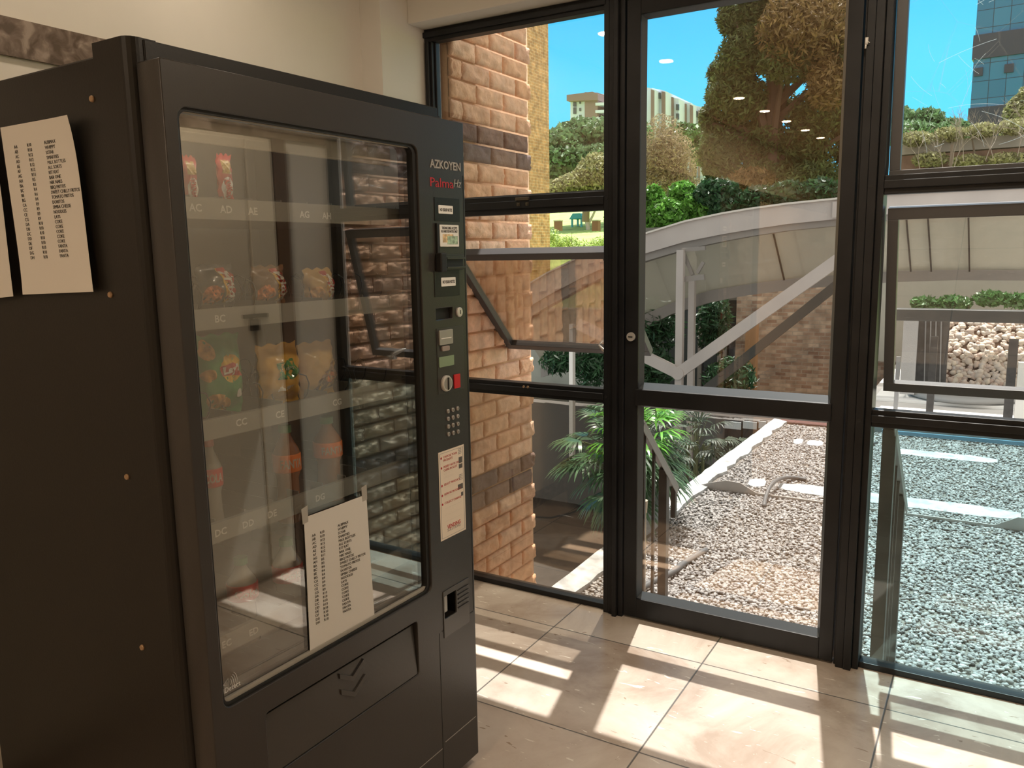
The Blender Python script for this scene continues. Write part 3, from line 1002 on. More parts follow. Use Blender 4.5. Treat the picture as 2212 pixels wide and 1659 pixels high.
# shelves
SH = {}
for k_, (x, y) in dict(A=(487, 452), B=(475, 688), C=(605, 895), D=(588, 1110), E=(490, 1390)).items():
    SH[k_] = mloc(x, y, -0.075)[1]
labels = dict(A=[('AC', 421, 448), ('AD', 487, 452), ('AE', 547, 456), ('AG', 657, 463), ('AH', 705, 466)], B=[('BC', 475, 688)], C=[('CC', 520, 912), ('CE', 605, 895), ('CG', 727, 869)],
              D=[('DC', 475, 1150), ('DD', 534, 1132), ('DE', 588, 1110), ('DG', 690, 1075)], E=[('EC', 490, 1390), ('ED', 548, 1364)])
COIL = M('black_wire', (0.02, 0.02, 0.02), 0.35)
for k_ in 'ABCDE':
    z_ = SH[k_]
    m = MB()
    m.box(-0.075 - 0.012, -0.075, IY0 + 0.004, IY1 - 0.004, z_ - 0.020, z_ + 0.020)
    m.box(-0.55, -0.087, IY0 + 0.004, IY1 - 0.004, z_ - 0.016, z_ - 0.010)
    n_l = 9 if k_ in 'AD' else 5
    for i in range(n_l + 1):
        yy = IY0 + 0.006 + (IY1 - IY0 - 0.014) * i / n_l
        m.box(-0.55, -0.088, yy, yy + 0.002, z_ - 0.012, z_ + 0.025)
    shf = m.build('shelf_tray', TRAYM, vm)
    for (tx, x, y) in labels[k_]:
        a, b = mloc(x, y, -0.074)
        text('selection_label', tx, 0.020, PRINTW, shf, a - 0.012, b - 0.007, -0.0745, bold=0.0004)
    for i in (range(n_l) if k_ in 'BC' else ()):
        yc = IY0 + 0.006 + (IY1 - IY0 - 0.014) * (i + 0.5) / n_l
        r_ = 0.028 if n_l == 9 else 0.040
        pts = [(-0.10 - t * 0.42 / 60, yc + r_ * math.sin(t * 2 * math.pi / 10), z_ + r_ - 0.006 + r_ * math.cos(t * 2 * math.pi / 10)) for t in range(61)]
        MB().tube(pts, 0.0016, 5).build('spiral_coil', COIL, shf, smooth=True)

# sensor mark and lettering printed on the glass
a, b = mloc(484, 1500, -0.014)
e_ = text('glass_print', 'iDetect', 0.014, PRINTW, door, a, b, -0.0148, width=0.040, height=0.011)
m = MB()
a, b = mloc(492, 1476, -0.014)
m.tube([(-0.0145, a - 0.010, b + 0.0), (-0.0145, a + 0.002, b + 0.009), (-0.0145, a + 0.002, b - 0.008), (-0.0145, a - 0.010, b)], 0.0006, 4)
for i in range(4):
    r_ = 0.009 + 0.0045 * i
    m.tube([(-0.0145, a + r_ * math.cos(t * D2R), b + r_ * math.sin(t * D2R)) for t in range(-45, 46, 15)], 0.0006, 4)
m.build('glass_print', PRINTW, door)


# ------------------------------------------------------------------ goods in the machine
def pillow(w, h, t, n=14, crimp=0.012, seed=1, wr=0.004):
    """a filled packet: local y across, z up, front towards +x; returns arrays and the height function"""
    rnd = random.Random(seed)
    ph = [rnd.uniform(0, 6) for _ in range(6)]

    def hgt(a, b):        # a,b in -1..1
        bb = max(0.0, 1 - (abs(b) / (1 - crimp * 2 / h)) ** 3) if abs(b) < 1 - crimp * 2 / h else 0
        aa = max(0.0, 1 - abs(a) ** 2.6)
        e_ = t / 2 * (aa ** 0.6) * (bb ** 0.75)
        wv = wr * (math.sin(a * 7 + ph[0] + b * 3) * math.sin(b * 9 + ph[1]) + 0.6 * math.sin(a * 17 + ph[2]) * math.sin(b * 13 + a * 5 + ph[3]))
        return e_ + wv * min(1, e_ / (t * 0.2) + 0.15) + 0.0008
    V, Fc = [], []
    for s_ in (1, -1):
        b0 = len(V)
        for j in range(n + 1):
            for i in range(n + 1):
                a, b = -1 + 2 * i / n, -1 + 2 * j / n
                edge = 0.003 * math.sin(b * 11 + ph[4]) * (1 if abs(a) > 0.95 else 0)
                V.append((s_ * hgt(a, b), a * w / 2 * (1 - 0.05 * (1 - abs(b)) ** 2) + edge, b * h / 2 + 0.003 * math.sin(a * 9 + ph[5]) * (abs(b) > 0.95)))
        for j in range(n):
            for i in range(n):
                q = b0 + j * (n + 1) + i
                Fc.append((q, q + 1, q + n + 2, q + n + 1) if s_ > 0 else (q, q + n + 1, q + n + 2, q + 1))
    mb = MB()
    mb.add(V, Fc)
    return mb, hgt


def decal(name, poly, hgt, w, h, mat, parent, lift=0.0008, sub=0.006):
    """a printed shape that follows the bulge of the packet"""
    bm = bmesh.new()
    vs_ = [bm.verts.new((0, p[0], p[1])) for p in poly]
    bm.faces.new(vs_)
    bmesh.ops.triangulate(bm, faces=bm.faces)
    for _ in range(3):
        le = [e_ for e_ in bm.edges if e_.calc_length() > sub]
        if le:
            bmesh.ops.subdivide_edges(bm, edges=le, cuts=1, use_grid_fill=False)
            bmesh.ops.triangulate(bm, faces=[f_ for f_ in bm.faces if len(f_.verts) > 3])
    for v in bm.verts:
        v.co.x = hgt(max(-1, min(1, v.co.y / (w / 2))), max(-1, min(1, v.co.z / (h / 2)))) + lift
    me_ = bpy.data.meshes.new(name)
    bmesh.ops.recalc_face_normals(bm, faces=bm.faces)
    bm.to_mesh(me_)
    bm.free()
    return link(name, me_, mat, parent)


def decal_text(body, cy_, cz_, width, height, rot, hgt, w, h, mat, parent, lift=0.0014, **k):
    me_ = text_mesh(body, 0.02, **k)
    xs = [v.co.x for v in me_.vertices]; ys = [v.co.y for v in me_.vertices]
    x0, x1, y0, y1 = min(xs), max(xs), min(ys), max(ys)
    for v in me_.vertices:
        a = (v.co.x - (x0 + x1) / 2) / (x1 - x0) * width
        b = (v.co.y - (y0 + y1) / 2) / (y1 - y0) * height
        a, b = a * math.cos(rot) - b * math.sin(rot), a * math.sin(rot) + b * math.cos(rot)
        yy, zz = cy_ + a, cz_ + b
        v.co = (hgt(max(-1, min(1, yy / (w / 2))), max(-1, min(1, zz / (h / 2)))) + lift + v.co.z, yy, zz)
    return link('brand_lettering', me_, mat, parent)


def ell(cy_, cz_, ry, rz, n=20, rot=0):
    return [(cy_ + ry * math.cos(t) * math.cos(rot) - rz * math.sin(t) * math.sin(rot), cz_ + ry * math.cos(t) * math.sin(rot) + rz * math.sin(t) * math.cos(rot)) for t in [2 * math.pi * i / n for i in range(n)]]


FOIL = lambda nm, c: M(nm, c, 0.28, spec=0.6, coat=0.3)
BLKF, GRNF, YELF, BRNF, REDF, GOLD = FOIL('black_foil', (0.03, 0.03, 0.03)), FOIL('green_foil', (0.03, 0.30, 0.09)), FOIL('yellow_foil', (0.75, 0.42, 0.05)), FOIL('brown_foil', (0.20, 0.09, 0.03)), FOIL('red_foil', (0.55, 0.02, 0.02)), FOIL('golden_foil', (0.55, 0.33, 0.08))
CHIP = M('crisp_print', (0.70, 0.36, 0.10), 0.5, var=0.4, vscale=60)
ORNG = M('orange_crisp_print', (0.72, 0.20, 0.04), 0.5, var=0.5, vscale=90)
YELP = M('yellow_print', (0.85, 0.50, 0.04), 0.5)
WHP = M('white_lettering', (0.85, 0.83, 0.78), 0.5)
BAGD = -0.165


def bag_at(x0, y0, x1, y1, dx=BAGD):
    ym, xm = (y0 + y1) / 2, (x0 + x1) / 2
    a = mloc(x0, ym, dx)[0]; b = mloc(x1, ym, dx)[0]
    c = mloc(xm, y1, dx)[1]; d = mloc(xm, y0, dx)[1]
    return (a + b) / 2, (c + d) / 2, b - a, d - c


def fritos(px_, seed, foil, label, chipmat, group=None):
    y_, z_, w, h = bag_at(*px_)
    o = mthing('crisp_packet', BAGD, y_, z_, 0.0)
    tag(o, label, 'crisp packet', group)
    mb, hf = pillow(w, h, 0.05, seed=seed)
    mb.build('packet', foil, o, smooth=True)
    decal('crisp_picture', ell(-w * 0.22, -h * 0.20, w * 0.24, h * 0.24, 14), hf, w, h, chipmat, o)
    decal('brand_panel', [(w * 0.02, h * 0.42), (w * 0.26, h * 0.44), (w * 0.46, h * 0.1), (w * 0.44, -h * 0.30), (w * 0.20, -h * 0.38), (w * 0.10, -h * 0.1)], hf, w, h, REDF, o)
    decal('brand_swoosh', [(w * 0.0, h * 0.42), (w * 0.07, h * 0.42), (w * 0.16, -h * 0.08), (w * 0.26, -h * 0.38), (w * 0.15, -h * 0.38), (w * 0.07, -h * 0.1)], hf, w, h, YELP, o, lift=0.0012)
    decal_text('Fritos', w * 0.26, 0.0, h * 0.80, w * 0.30, -75 * D2R, hf, w, h, WHP, o, lift=0.002, shear=0.3, bold=0.0008)
    return o


fritos((424, 572, 502, 666), 3, BLKF, 'black and orange corn crisp packet under the padlock reflection, first on the second shelf', ORNG)
fritos((544, 574, 612, 660), 5, BRNF, 'dark brown crisp packet with red panel, middle one on the second shelf', ORNG)
fritos((656, 580, 716, 662), 8, GOLD, 'golden crisp packet with white lettering at the right of the second shelf', CHIP)

# green packet with a round badge
y_, z_, w, h = bag_at(424, 722, 518, 896)
o = mthing('crisp_packet', BAGD, y_, z_, 0.0)
tag(o, 'tall green potato crisp packet with yellow and red round badge on the third shelf', 'crisp packet')
mb, hf = pillow(w, h, 0.06, seed=11, n=18)
mb.build('packet', GRNF, o, smooth=True)
decal('crisp_picture', ell(-w * 0.34, h * 0.33, w * 0.14, h * 0.13, 12), hf, w, h, CHIP, o)
decal('crisp_picture', ell(-w * 0.36, h * 0.02, w * 0.12, h * 0.08, 12), hf, w, h, CHIP, o)
decal('crisp_picture', ell(-w * 0.14, -h * 0.34, w * 0.30, h * 0.11, 12, -0.5), hf, w, h, CHIP, o)
bd = decal('badge', ell(w * 0.10, h * 0.08, w * 0.25, h * 0.175, 26), hf, w, h, YELP, o, lift=0.001)
decal('badge_band', [(-w * 0.16, h * 0.11), (w * 0.12, h * 0.16), (w * 0.36, h * 0.08), (w * 0.35, -h * 0.03), (w * 0.10, h * 0.0), (-w * 0.14, h * 0.0)], hf, w, h, REDF, bd, lift=0.0018)
decal_text("Lay's", w * 0.10, h * 0.065, w * 0.44, h * 0.12, 0.12, hf, w, h, WHP, bd, lift=0.0026, bold=0.001, shear=0.2)
decal('swirl_print', ell(w * 0.28, -h * 0.24, w * 0.10, h * 0.05, 14, 0.8), hf, w, h, WHP, o)

y_, z_, w, h = bag_at(556, 742, 642, 874)
o = mthing('crisp_packet', BAGD, y_, z_, 0.0)
tag(o, 'yellow and green crisp packet in the middle of the third shelf behind a wire ring', 'crisp packet')
mb, hf = pillow(w, h, 0.06, seed=21, wr=0.006)
mb.build('packet', YELF, o, smooth=True)
decal('green_panel', [(-w * 0.20, h * 0.20), (w * 0.20, h * 0.26), (w * 0.30, h * 0.02), (w * 0.18, -h * 0.08), (-w * 0.22, -h * 0.06)], hf, w, h, GRNF, o)
decal_text('CRISPS', 0.0, h * 0.10, w * 0.34, h * 0.05, 0.1, hf, w, h, WHP, o)
decal('info_panel', [(-w * 0.20, -h * 0.26), (w * 0.14, -h * 0.24), (w * 0.14, -h * 0.17), (-w * 0.20, -h * 0.19)], hf, w, h, WHP, o)

y_, z_, w, h = bag_at(644, 738, 718, 856)
o = mthing('crisp_packet', BAGD, y_, z_, 0.0)
tag(o, 'golden and dark crisp packet at the right end of the third shelf', 'crisp packet')
mb, hf = pillow(w, h, 0.055, seed=31, wr=0.006)
mb.build('packet', GOLD, o, smooth=True)
decal('dark_panel', [(-w * 0.1, -h * 0.1), (w * 0.38, h * 0.15), (w * 0.42, -h * 0.35), (w * 0.1, -h * 0.44), (-w * 0.3, -h * 0.40)], hf, w, h, BRNF, o)
decal('crisp_picture', ell(w * 0.18, -h * 0.15, w * 0.14, h * 0.10, 12), hf, w, h, ORNG, o)
decal('crisp_picture', ell(w * 0.02, -h * 0.33, w * 0.08, h * 0.07, 12), hf, w, h, YELP, o)

# chocolate bars
for i, (px_, lb) in enumerate((((396, 338, 424, 444), 'red wrapped chocolate bar with white lettering at the left edge of the top shelf'), ((470, 334, 500, 444), 'red wrapped chocolate bar with white lettering, second on the top shelf'))):
    y_, z_, w, h = bag_at(*px_, dx=-0.14)
    o = mthing('chocolate_bar', -0.14, y_, z_)
    tag(o, lb, 'chocolate bar')
    mb, hf = pillow(w, h, 0.02, seed=40 + i, wr=0.0015)
    mb.build('wrapper', REDF, o, smooth=True)
    decal('gold_print', [(-w * 0.34, h * 0.12), (w * 0.30, h * 0.12), (w * 0.34, h * 0.40), (-w * 0.30, h * 0.40)], hf, w, h, GOLD, o)
    decal('brand_oval', ell(0, -h * 0.16, w * 0.40, h * 0.22, 18), hf, w, h, WHP, o)
    decal_text('KitKat', 0, -h * 0.16, h * 0.36, w * 0.42, -78 * D2R, hf, w, h, REDF, o, lift=0.0022, bold=0.001)


# bottles
def bottle(px_, dx, liquid, capm, lblm, text_, label, cap_on=True):
    x0, y0, x1, y1 = px_
    a = mloc(x0, (y0 + y1) / 2, dx)[0]; b = mloc(x1, (y0 + y1) / 2, dx)[0]
    zt = mloc((x0 + x1) / 2, y0, dx)[1]; zb = mloc((x0 + x1) / 2, y1, dx)[1]
    h = zt - zb
    r_ = min((b - a) / 2, 0.034)
    o = mthing('drink_bottle', dx, (a + b) / 2, zb)
    tag(o, label, 'bottle')
    prof = [(r_ * 0.75, 0), (r_ * 0.95, h * 0.02), (r_ * 0.95, h * 0.14), (r_ * 0.80, h * 0.30), (r_ * 0.80, h * 0.46), (r_, h * 0.54), (r_, h * 0.70), (r_ * 0.9, h * 0.75), (r_ * 0.62, h * 0.82), (r_ * 0.38, h * 0.89), (r_ * 0.36, h * 0.94)]
    MB().lathe(prof, (0, 0, 0), 24).build('bottle_body', liquid, o, smooth=True)
    MB().lathe([(r_ * 0.46, h * 0.92), (r_ * 0.46, h * 0.995), (r_ * 0.40, h)], (0, 0, 0), 18).build('cap', capm, o)
    lab = MB().lathe([(r_ * 0.99, h * 0.53), (r_ * 1.02, h * 0.54), (r_ * 1.02, h * 0.70), (r_ * 0.99, h * 0.71)], (0, 0, 0), 28).build('label_sleeve', lblm, o, smooth=True)
    me_ = text_mesh(text_, 0.02, bold=0.0006)
    xs = [v.co.x for v in me_.vertices]; ys = [v.co.y for v in me_.vertices]
    for v in me_.vertices:
        ang = ((v.co.x - min(xs)) / (max(xs) - min(xs)) - 0.5) * 1.7 - 0.35
        zz = h * 0.575 + (v.co.y - min(ys)) / (max(ys) - min(ys)) * h * 0.09
        rr = r_ * 1.03
        v.co = (rr * math.cos(ang), rr * math.sin(ang), zz)
    link('brand_lettering', me_, WHP, lab)
    return o


ORLQ = M('orange_drink', (0.30, 0.12, 0.05), 0.12, spec=0.6)
COLQ = M('cola', (0.035, 0.012, 0.008), 0.08, spec=0.7)
CLEARB = M('clear_bottle_plastic', (0.30, 0.28, 0.25), 0.12, spec=0.7)
CAPR = M('red_cap', (0.5, 0.01, 0.01), 0.35)
CAPO = M('green_cap', (0.10, 0.30, 0.14), 0.35)
LBLO = M('orange_sleeve', (0.85, 0.22, 0.04), 0.4)
LBLR = M('red_sleeve', (0.62, 0.015, 0.015), 0.4)
bottle((598, 915, 644, 1128), -0.14, ORLQ, CAPO, LBLO, 'FANTA', 'orange drink bottle with orange sleeve, nearer middle of the fourth shelf')
bottle((686, 898, 732, 1080), -0.14, ORLQ, CAPO, LBLO, 'FANTA', 'orange drink bottle at the right end of the fourth shelf')
bottle((436, 944, 478, 1165), -0.14, CLEARB, CAPR, LBLR, 'COLA', 'cola bottle with red cap and red sleeve at the left edge of the fourth shelf')
bottle((498, 1200, 552, 1388), -0.14, CLEARB, CAPO, LBLR, 'Coke', 'clear necked bottle with red sleeve, left one on the lowest shelf')
bottle((592, 1160, 652, 1350), -0.14, CLEARB, CAPO, LBLR, 'Coke', 'clear necked bottle with red sleeve, right one on the lowest shelf')

# ------------------------------------------------------------------ price lists
CODES = 'AA AB AC AD AE AF AG AH BA BC BE BG CA CC CE CG DA DB DC DD DE DF DG DH'.split()
PRICE = 'R10 R10 R12 R12 R12 R12 R11 R5 R3 R4 R4 R4 R9 R9 R9 R9 R10 R10 R10 R10 R10 R10 R10 R10'.split()
GOODS = ['ALBIMAX', 'WHIPPY', '5STAR', 'SMARTIES', 'MILK BOTTLES', 'ALL SORTS', 'KIT KAT', 'BAR ONE', 'NIK NAKS', 'BBQ FRITOS', 'SWEET CHILLY FRITOS', 'TOMATO FRITOS', 'DORITOS', 'SIMBA CHEESE', 'NOODLES', 'LAYS', 'COKE', 'COKE', 'COKE', 'COKE', 'COKE', 'FANTA', 'FANTA', 'FANTA']


def sheet(name, corners, nrm, mat, curl=0.01, cut=None, n=14):
    """thin curled paper from four corners TL TR BR BL; returns object and mapping (u,v)->point, v down"""
    TL, TR, BR, BL = [Vector(c) for c in corners]
    nrm = Vector(nrm)

    def S(u, v):
        p = TL.lerp(TR, u).lerp(BL.lerp(BR, u), v)
        d = curl * ((1 - v) ** 6 * 0.9 * u ** 2 + (v ** 5) * 0.5 * (1 - u) ** 2) + 0.0012 * math.sin(u * 5 + v * 3)
        return p + nrm * (0.002 + abs(d))
    V, Fc = [], []
    for s_ in (0, 1):
        for j in range(n + 1):
            for i in range(n + 1):
                V.append(S(i / n, j / n) - nrm * 0.0003 * s_)
    K = (n + 1) ** 2
    for j in range(n):
        for i in range(n):
            q = j * (n + 1) + i
            Fc.append((q, q + 1, q + n + 2, q + n + 1))
            Fc.append((K + q, K + q + n + 1, K + q + n + 2, K + q + 1))
    mb_ = MB().add(V, Fc)
    return mb_, S


def columns(S, parent, nrm, u0, ucols, v0, dv, hgt_u, mat=PRINTK, wide=1.0):
    TLv = [S(0, 0), S(1, 0), S(0, 1)]
    wpx = (TLv[1] - TLv[0]).length; hpx = (TLv[2] - TLv[0]).length
    for col, items in zip(ucols, (CODES, PRICE, GOODS)):
        allv, allf = [], []
        for i, tx in enumerate(items):
            me_ = text_mesh(tx, 0.010 * wide, bold=0.0)
            base = len(allv)
            for v in me_.vertices:
                uu = col + v.co.x / wpx
                vv = v0 + dv * i - v.co.y / hpx
                allv.append(S(uu, vv) + Vector(nrm) * (0.0004 + v.co.z))
            allf += [[base + k for k in p.vertices] for p in me_.polygons]
            bpy.data.meshes.remove(me_)
        MB().add(allv, allf).build('printed_column', mat, parent, fix=False)


def wall_sheet(pxs, label):
    cs = [at(*p, Y=0.903) for p in pxs]
    mb_, S = sheet('s', cs, (0, -1, 0), PAPER, curl=0.012)
    o = mb_.build('price_list', PAPER, smooth=True)
    tag(o, label, 'notice', 'price lists taped to the vending machine')
    return o, S


o, S = wall_sheet(((3, 276), (158, 250), (205, 630), (58, 636)), 'printed price list sheet on the black side of the vending machine, the whole one')
columns(S, o, (0, -1, 0), 0, (0.17, 0.36, 0.60), 0.135, 0.0285, 0.01, wide=0.92)
o, S = wall_sheet(((-170, 300), (-12, 276), (32, 640), (-108, 655)), 'second paper sheet on the machine side, cut off by the left picture edge')
# on the glass
cs = []
for p in ((655, 1118), (790, 1068), (808, 1345), (668, 1408)):
    a, b = mloc(*p, -0.0145)
    cs.append(ORG + NV * -0.0148 + DV * a + Vector((0, 0, b)))
mb_, S = sheet('s', cs, NV, PAPER, curl=0.0015)
o = mb_.build('price_list', PAPER, smooth=True)
tag(o, 'white price list sheet taped inside the glass frame low on the machine door', 'notice', 'price lists taped to the vending machine')
columns(S, o, NV, 0, (0.10, 0.22, 0.50), 0.16, 0.0285, 0.01, wide=0.80)
m = MB()
for (u, v) in ((0.02, 0.0), (0.97, 0.0)):
    p = S(min(u, 1), v)
    m.prism([p + DV * -0.010 + Vector((0, 0, 0.02)), p + DV * 0.008 + Vector((0, 0, 0.024)), p + DV * 0.008 + Vector((0, 0, -0.012)), p + DV * -0.008 + Vector((0, 0, -0.014))], NV * 0.0004)
m.build('tape', M('clear_tape', (0.62, 0.60, 0.55), 0.3, translucent=0.4), o)

# ------------------------------------------------------------------ rest of the room
CUPB = M('cream_enamel', (0.66, 0.60, 0.49), 0.4)
BROWN = M('brown_timber', (0.12, 0.07, 0.045), 0.5, var=0.2, vscale=8)
cb = empty('electrical_cupboard', (XR, 2.1, 0))
tag(cb, 'tall cream double-door cupboard with a padlock, seen mirrored in the machine glass', 'cupboard')
MB().box(-0.03, -0.001, -0.36, 0.42, 0.04, 1.975).build('cupboard_frame', CUPB, cb, bevel=0.003)
for (y0, y1) in ((-0.35, 0.262), (0.272, 0.41)):
    q = MB().box(-0.045, -0.03, y0, y1, 0.06, 1.96).build('cupboard_door', CUPB, cb, bevel=0.004)
q = MB().box(-0.052, -0.045, -0.29, -0.05, 0.72, 1.0)
for i in range(10):
    q.box(-0.060, -0.05, -0.28, -0.06, 0.735 + i * 0.025, 0.745 + i * 0.025)
q.build('louvre_vent', SILV, cb)
m = MB().box(-0.056, -0.045, 0.20, 0.33, 1.205, 1.222).tube([(-0.052, 0.255 + 0.014 * math.cos(t * D2R), 1.20 + 0.022 * math.sin(t * D2R)) for t in range(0, 181, 20)], 0.003, 6).box(-0.064, -0.045, 0.233, 0.277, 1.150, 1.197)
m.build('padlock', M('lock_steel', (0.08, 0.07, 0.06), 0.4, metal=0.5), cb, bevel=0.001)
tag(MB().box(XR - 0.035, XR, 2.525, 2.60, 0, 1.982).build('trim_6', BROWN, bevel=0.002), **st)

LAMPE = M('lamp_glow', (1.0, 0.80, 0.55), 0.5, emit=22)
RING = M('lamp_ring', (0.8, 0.76, 0.7), 0.35)
lights = [(-1.847, 1.742, 'first from the window wall'), (-1.80, 0.953, 'second from the window wall'), (-1.76, -0.501, 'third from the window wall'), (-1.74, -1.199, 'fourth from the window wall'), (-1.71, -1.857, 'fifth from the window wall'), (-1.68, -2.524, 'sixth from the window wall'), (-1.66, -3.184, 'last of the row')]
ld = bpy.data.lights.new('downlight_glow', 'AREA')
ld.shape = 'DISK'; ld.size = 0.075; ld.energy = 1.35; ld.color = (1.0, 0.85, 0.70)
for i, (x, y, w_) in enumerate(lights):
    o = empty('downlight', (x, y, RT))
    tag(o, 'small round ceiling downlight mirrored in the door glass, ' + w_, 'downlight', 'ceiling downlights along the left wall')
    MB().lathe([(0.052, 0.0), (0.052, -0.004), (0.041, -0.006), (0.040, -0.001)], (0, 0, 0), 28).build('trim_ring', RING, o)
    MB().lathe([(0.039, -0.0075), (0.039, -0.0068)], (0, 0, 0), 24).build('lamp_face', LAMPE, o)
    lo = bpy.data.objects.new('lamp_light', ld)
    COL.objects.link(lo); lo.parent = o; lo.location = (0, 0, -0.010)
fill_ld = bpy.data.lights.new('downlight_glow', 'AREA')
fill_ld.shape = 'DISK'; fill_ld.size = 0.16; fill_ld.energy = 8.5; fill_ld.color = (1.0, 0.72, 0.46)  # warm fill light added behind the camera to brighten the room
fill_wall_ld = fill_ld.copy(); fill_wall_ld.energy = 9; fill_wall_ld.color = (1.0, 0.84, 0.66)  # fill added to brighten the right wall mirrored in the machine glass
for (x, y, w_) in ((-0.94, -1.0, 'nearest to the camera'), (-1.10, -2.6, 'middle one of three'), (-1.23, -4.2, 'farthest from the window'), (-0.15, 1.85, 'the one near the window bay')):  # added fittings for the fill lights, placed where none is seen
    o = empty('downlight', (x, y, RT))
    tag(o, 'added ceiling fill lamp, out of view, ' + w_, 'downlight')
    MB().lathe([(0.11, 0.0), (0.11, -0.006), (0.088, -0.008), (0.087, -0.001)], (0, 0, 0), 32).build('trim_ring', RING, o)
    MB().lathe([(0.086, -0.0085), (0.086, -0.0075)], (0, 0, 0), 28).build('lamp_face', LAMPE, o)
    lo = bpy.data.objects.new('lamp_light', fill_ld if y < 0 else fill_wall_ld)
    COL.objects.link(lo); lo.parent = o; lo.location = (0, 0, -0.012)
# power cord on the floor behind the machine
pts = [Vector((-1.95, 1.80, 0.02)), Vector((-1.99, 1.90, 0.008)), Vector((-2.05, 2.02, 0.008)), Vector((-2.12, 2.05, 0.01)), Vector((-2.19, 2.12, 0.03)), Vector((-2.214, 2.15, 0.20)), Vector((-2.216, 2.15, 0.30))]
tag(MB().tube(pts, 0.005, 8).build('power_cord', GASK, smooth=True), 'black power cord running from the machine to the wall socket', 'cord')
o = empty('wall_socket', (XL, 2.15, 0.33))
tag(o, 'white wall socket low on the left wall between machine and window', 'socket')
MB().box(0, 0.012, -0.06, 0.06, -0.04, 0.04).build('socket_plate', STEELW, o, bevel=0.002)
MB().box(0.012, 0.04, -0.02, 0.025, -0.025, 0.02).build('plug', WHP, o, bevel=0.004)

# ------------------------------------------------------------------ outside: brick piers
def brick_material(name, cols, mortar=False):
    m = M(name, cols[0], 0.85, bump=1.0, bscale=30, detail=7)
    n_, l_ = m.node_tree.nodes, m.node_tree.links
    g = n_.new('ShaderNodeNewGeometry')
    cr = n_.new('ShaderNodeValToRGB')
    cr.color_ramp.elements[0].color = (*cols[0], 1)
    cr.color_ramp.elements[1].color = (*cols[-1], 1)
    for i, c in enumerate(cols[1:-1]):
        e_ = cr.color_ramp.elements.new((i + 1) / (len(cols) - 1)); e_.color = (*c, 1)
    l_.new(g.outputs['Random Per Island'], cr.inputs[0])
    t = n_.new('ShaderNodeTexCoord')
    nz = n_.new('ShaderNodeTexNoise'); nz.inputs['Scale'].default_value = 16; nz.inputs['Detail'].default_value = 6
    l_.new(t.outputs['Object'], nz.inputs['Vector'])
    mp = n_.new('ShaderNodeMapRange'); mp.inputs['From Min'].default_value = 0.3; mp.inputs['From Max'].default_value = 0.7
    mp.inputs['To Min'].default_value = 0.78; mp.inputs['To Max'].default_value = 1.18
    l_.new(nz.outputs[0], mp.inputs['Value'])
    hs = n_.new('ShaderNodeHueSaturation')
    l_.new(cr.outputs[0], hs.inputs['Color']); l_.new(mp.outputs[0], hs.inputs['Value'])
    l_.new(hs.outputs[0], n_['Principled BSDF'].inputs['Base Color'])
    return m


BRICK = brick_material('rock_face_brick', [(0.78, 0.46, 0.28), (0.80, 0.52, 0.36), (0.76, 0.44, 0.26), (0.84, 0.58, 0.43), (0.78, 0.47, 0.30), (0.70, 0.45, 0.33)])
BRICKD = brick_material('burnt_brick', [(0.20, 0.13, 0.11), (0.30, 0.20, 0.16), (0.16, 0.12, 0.12)])
MORTAR = M('mortar', (0.66, 0.42, 0.27), 0.95, bump=0.3, bscale=60)


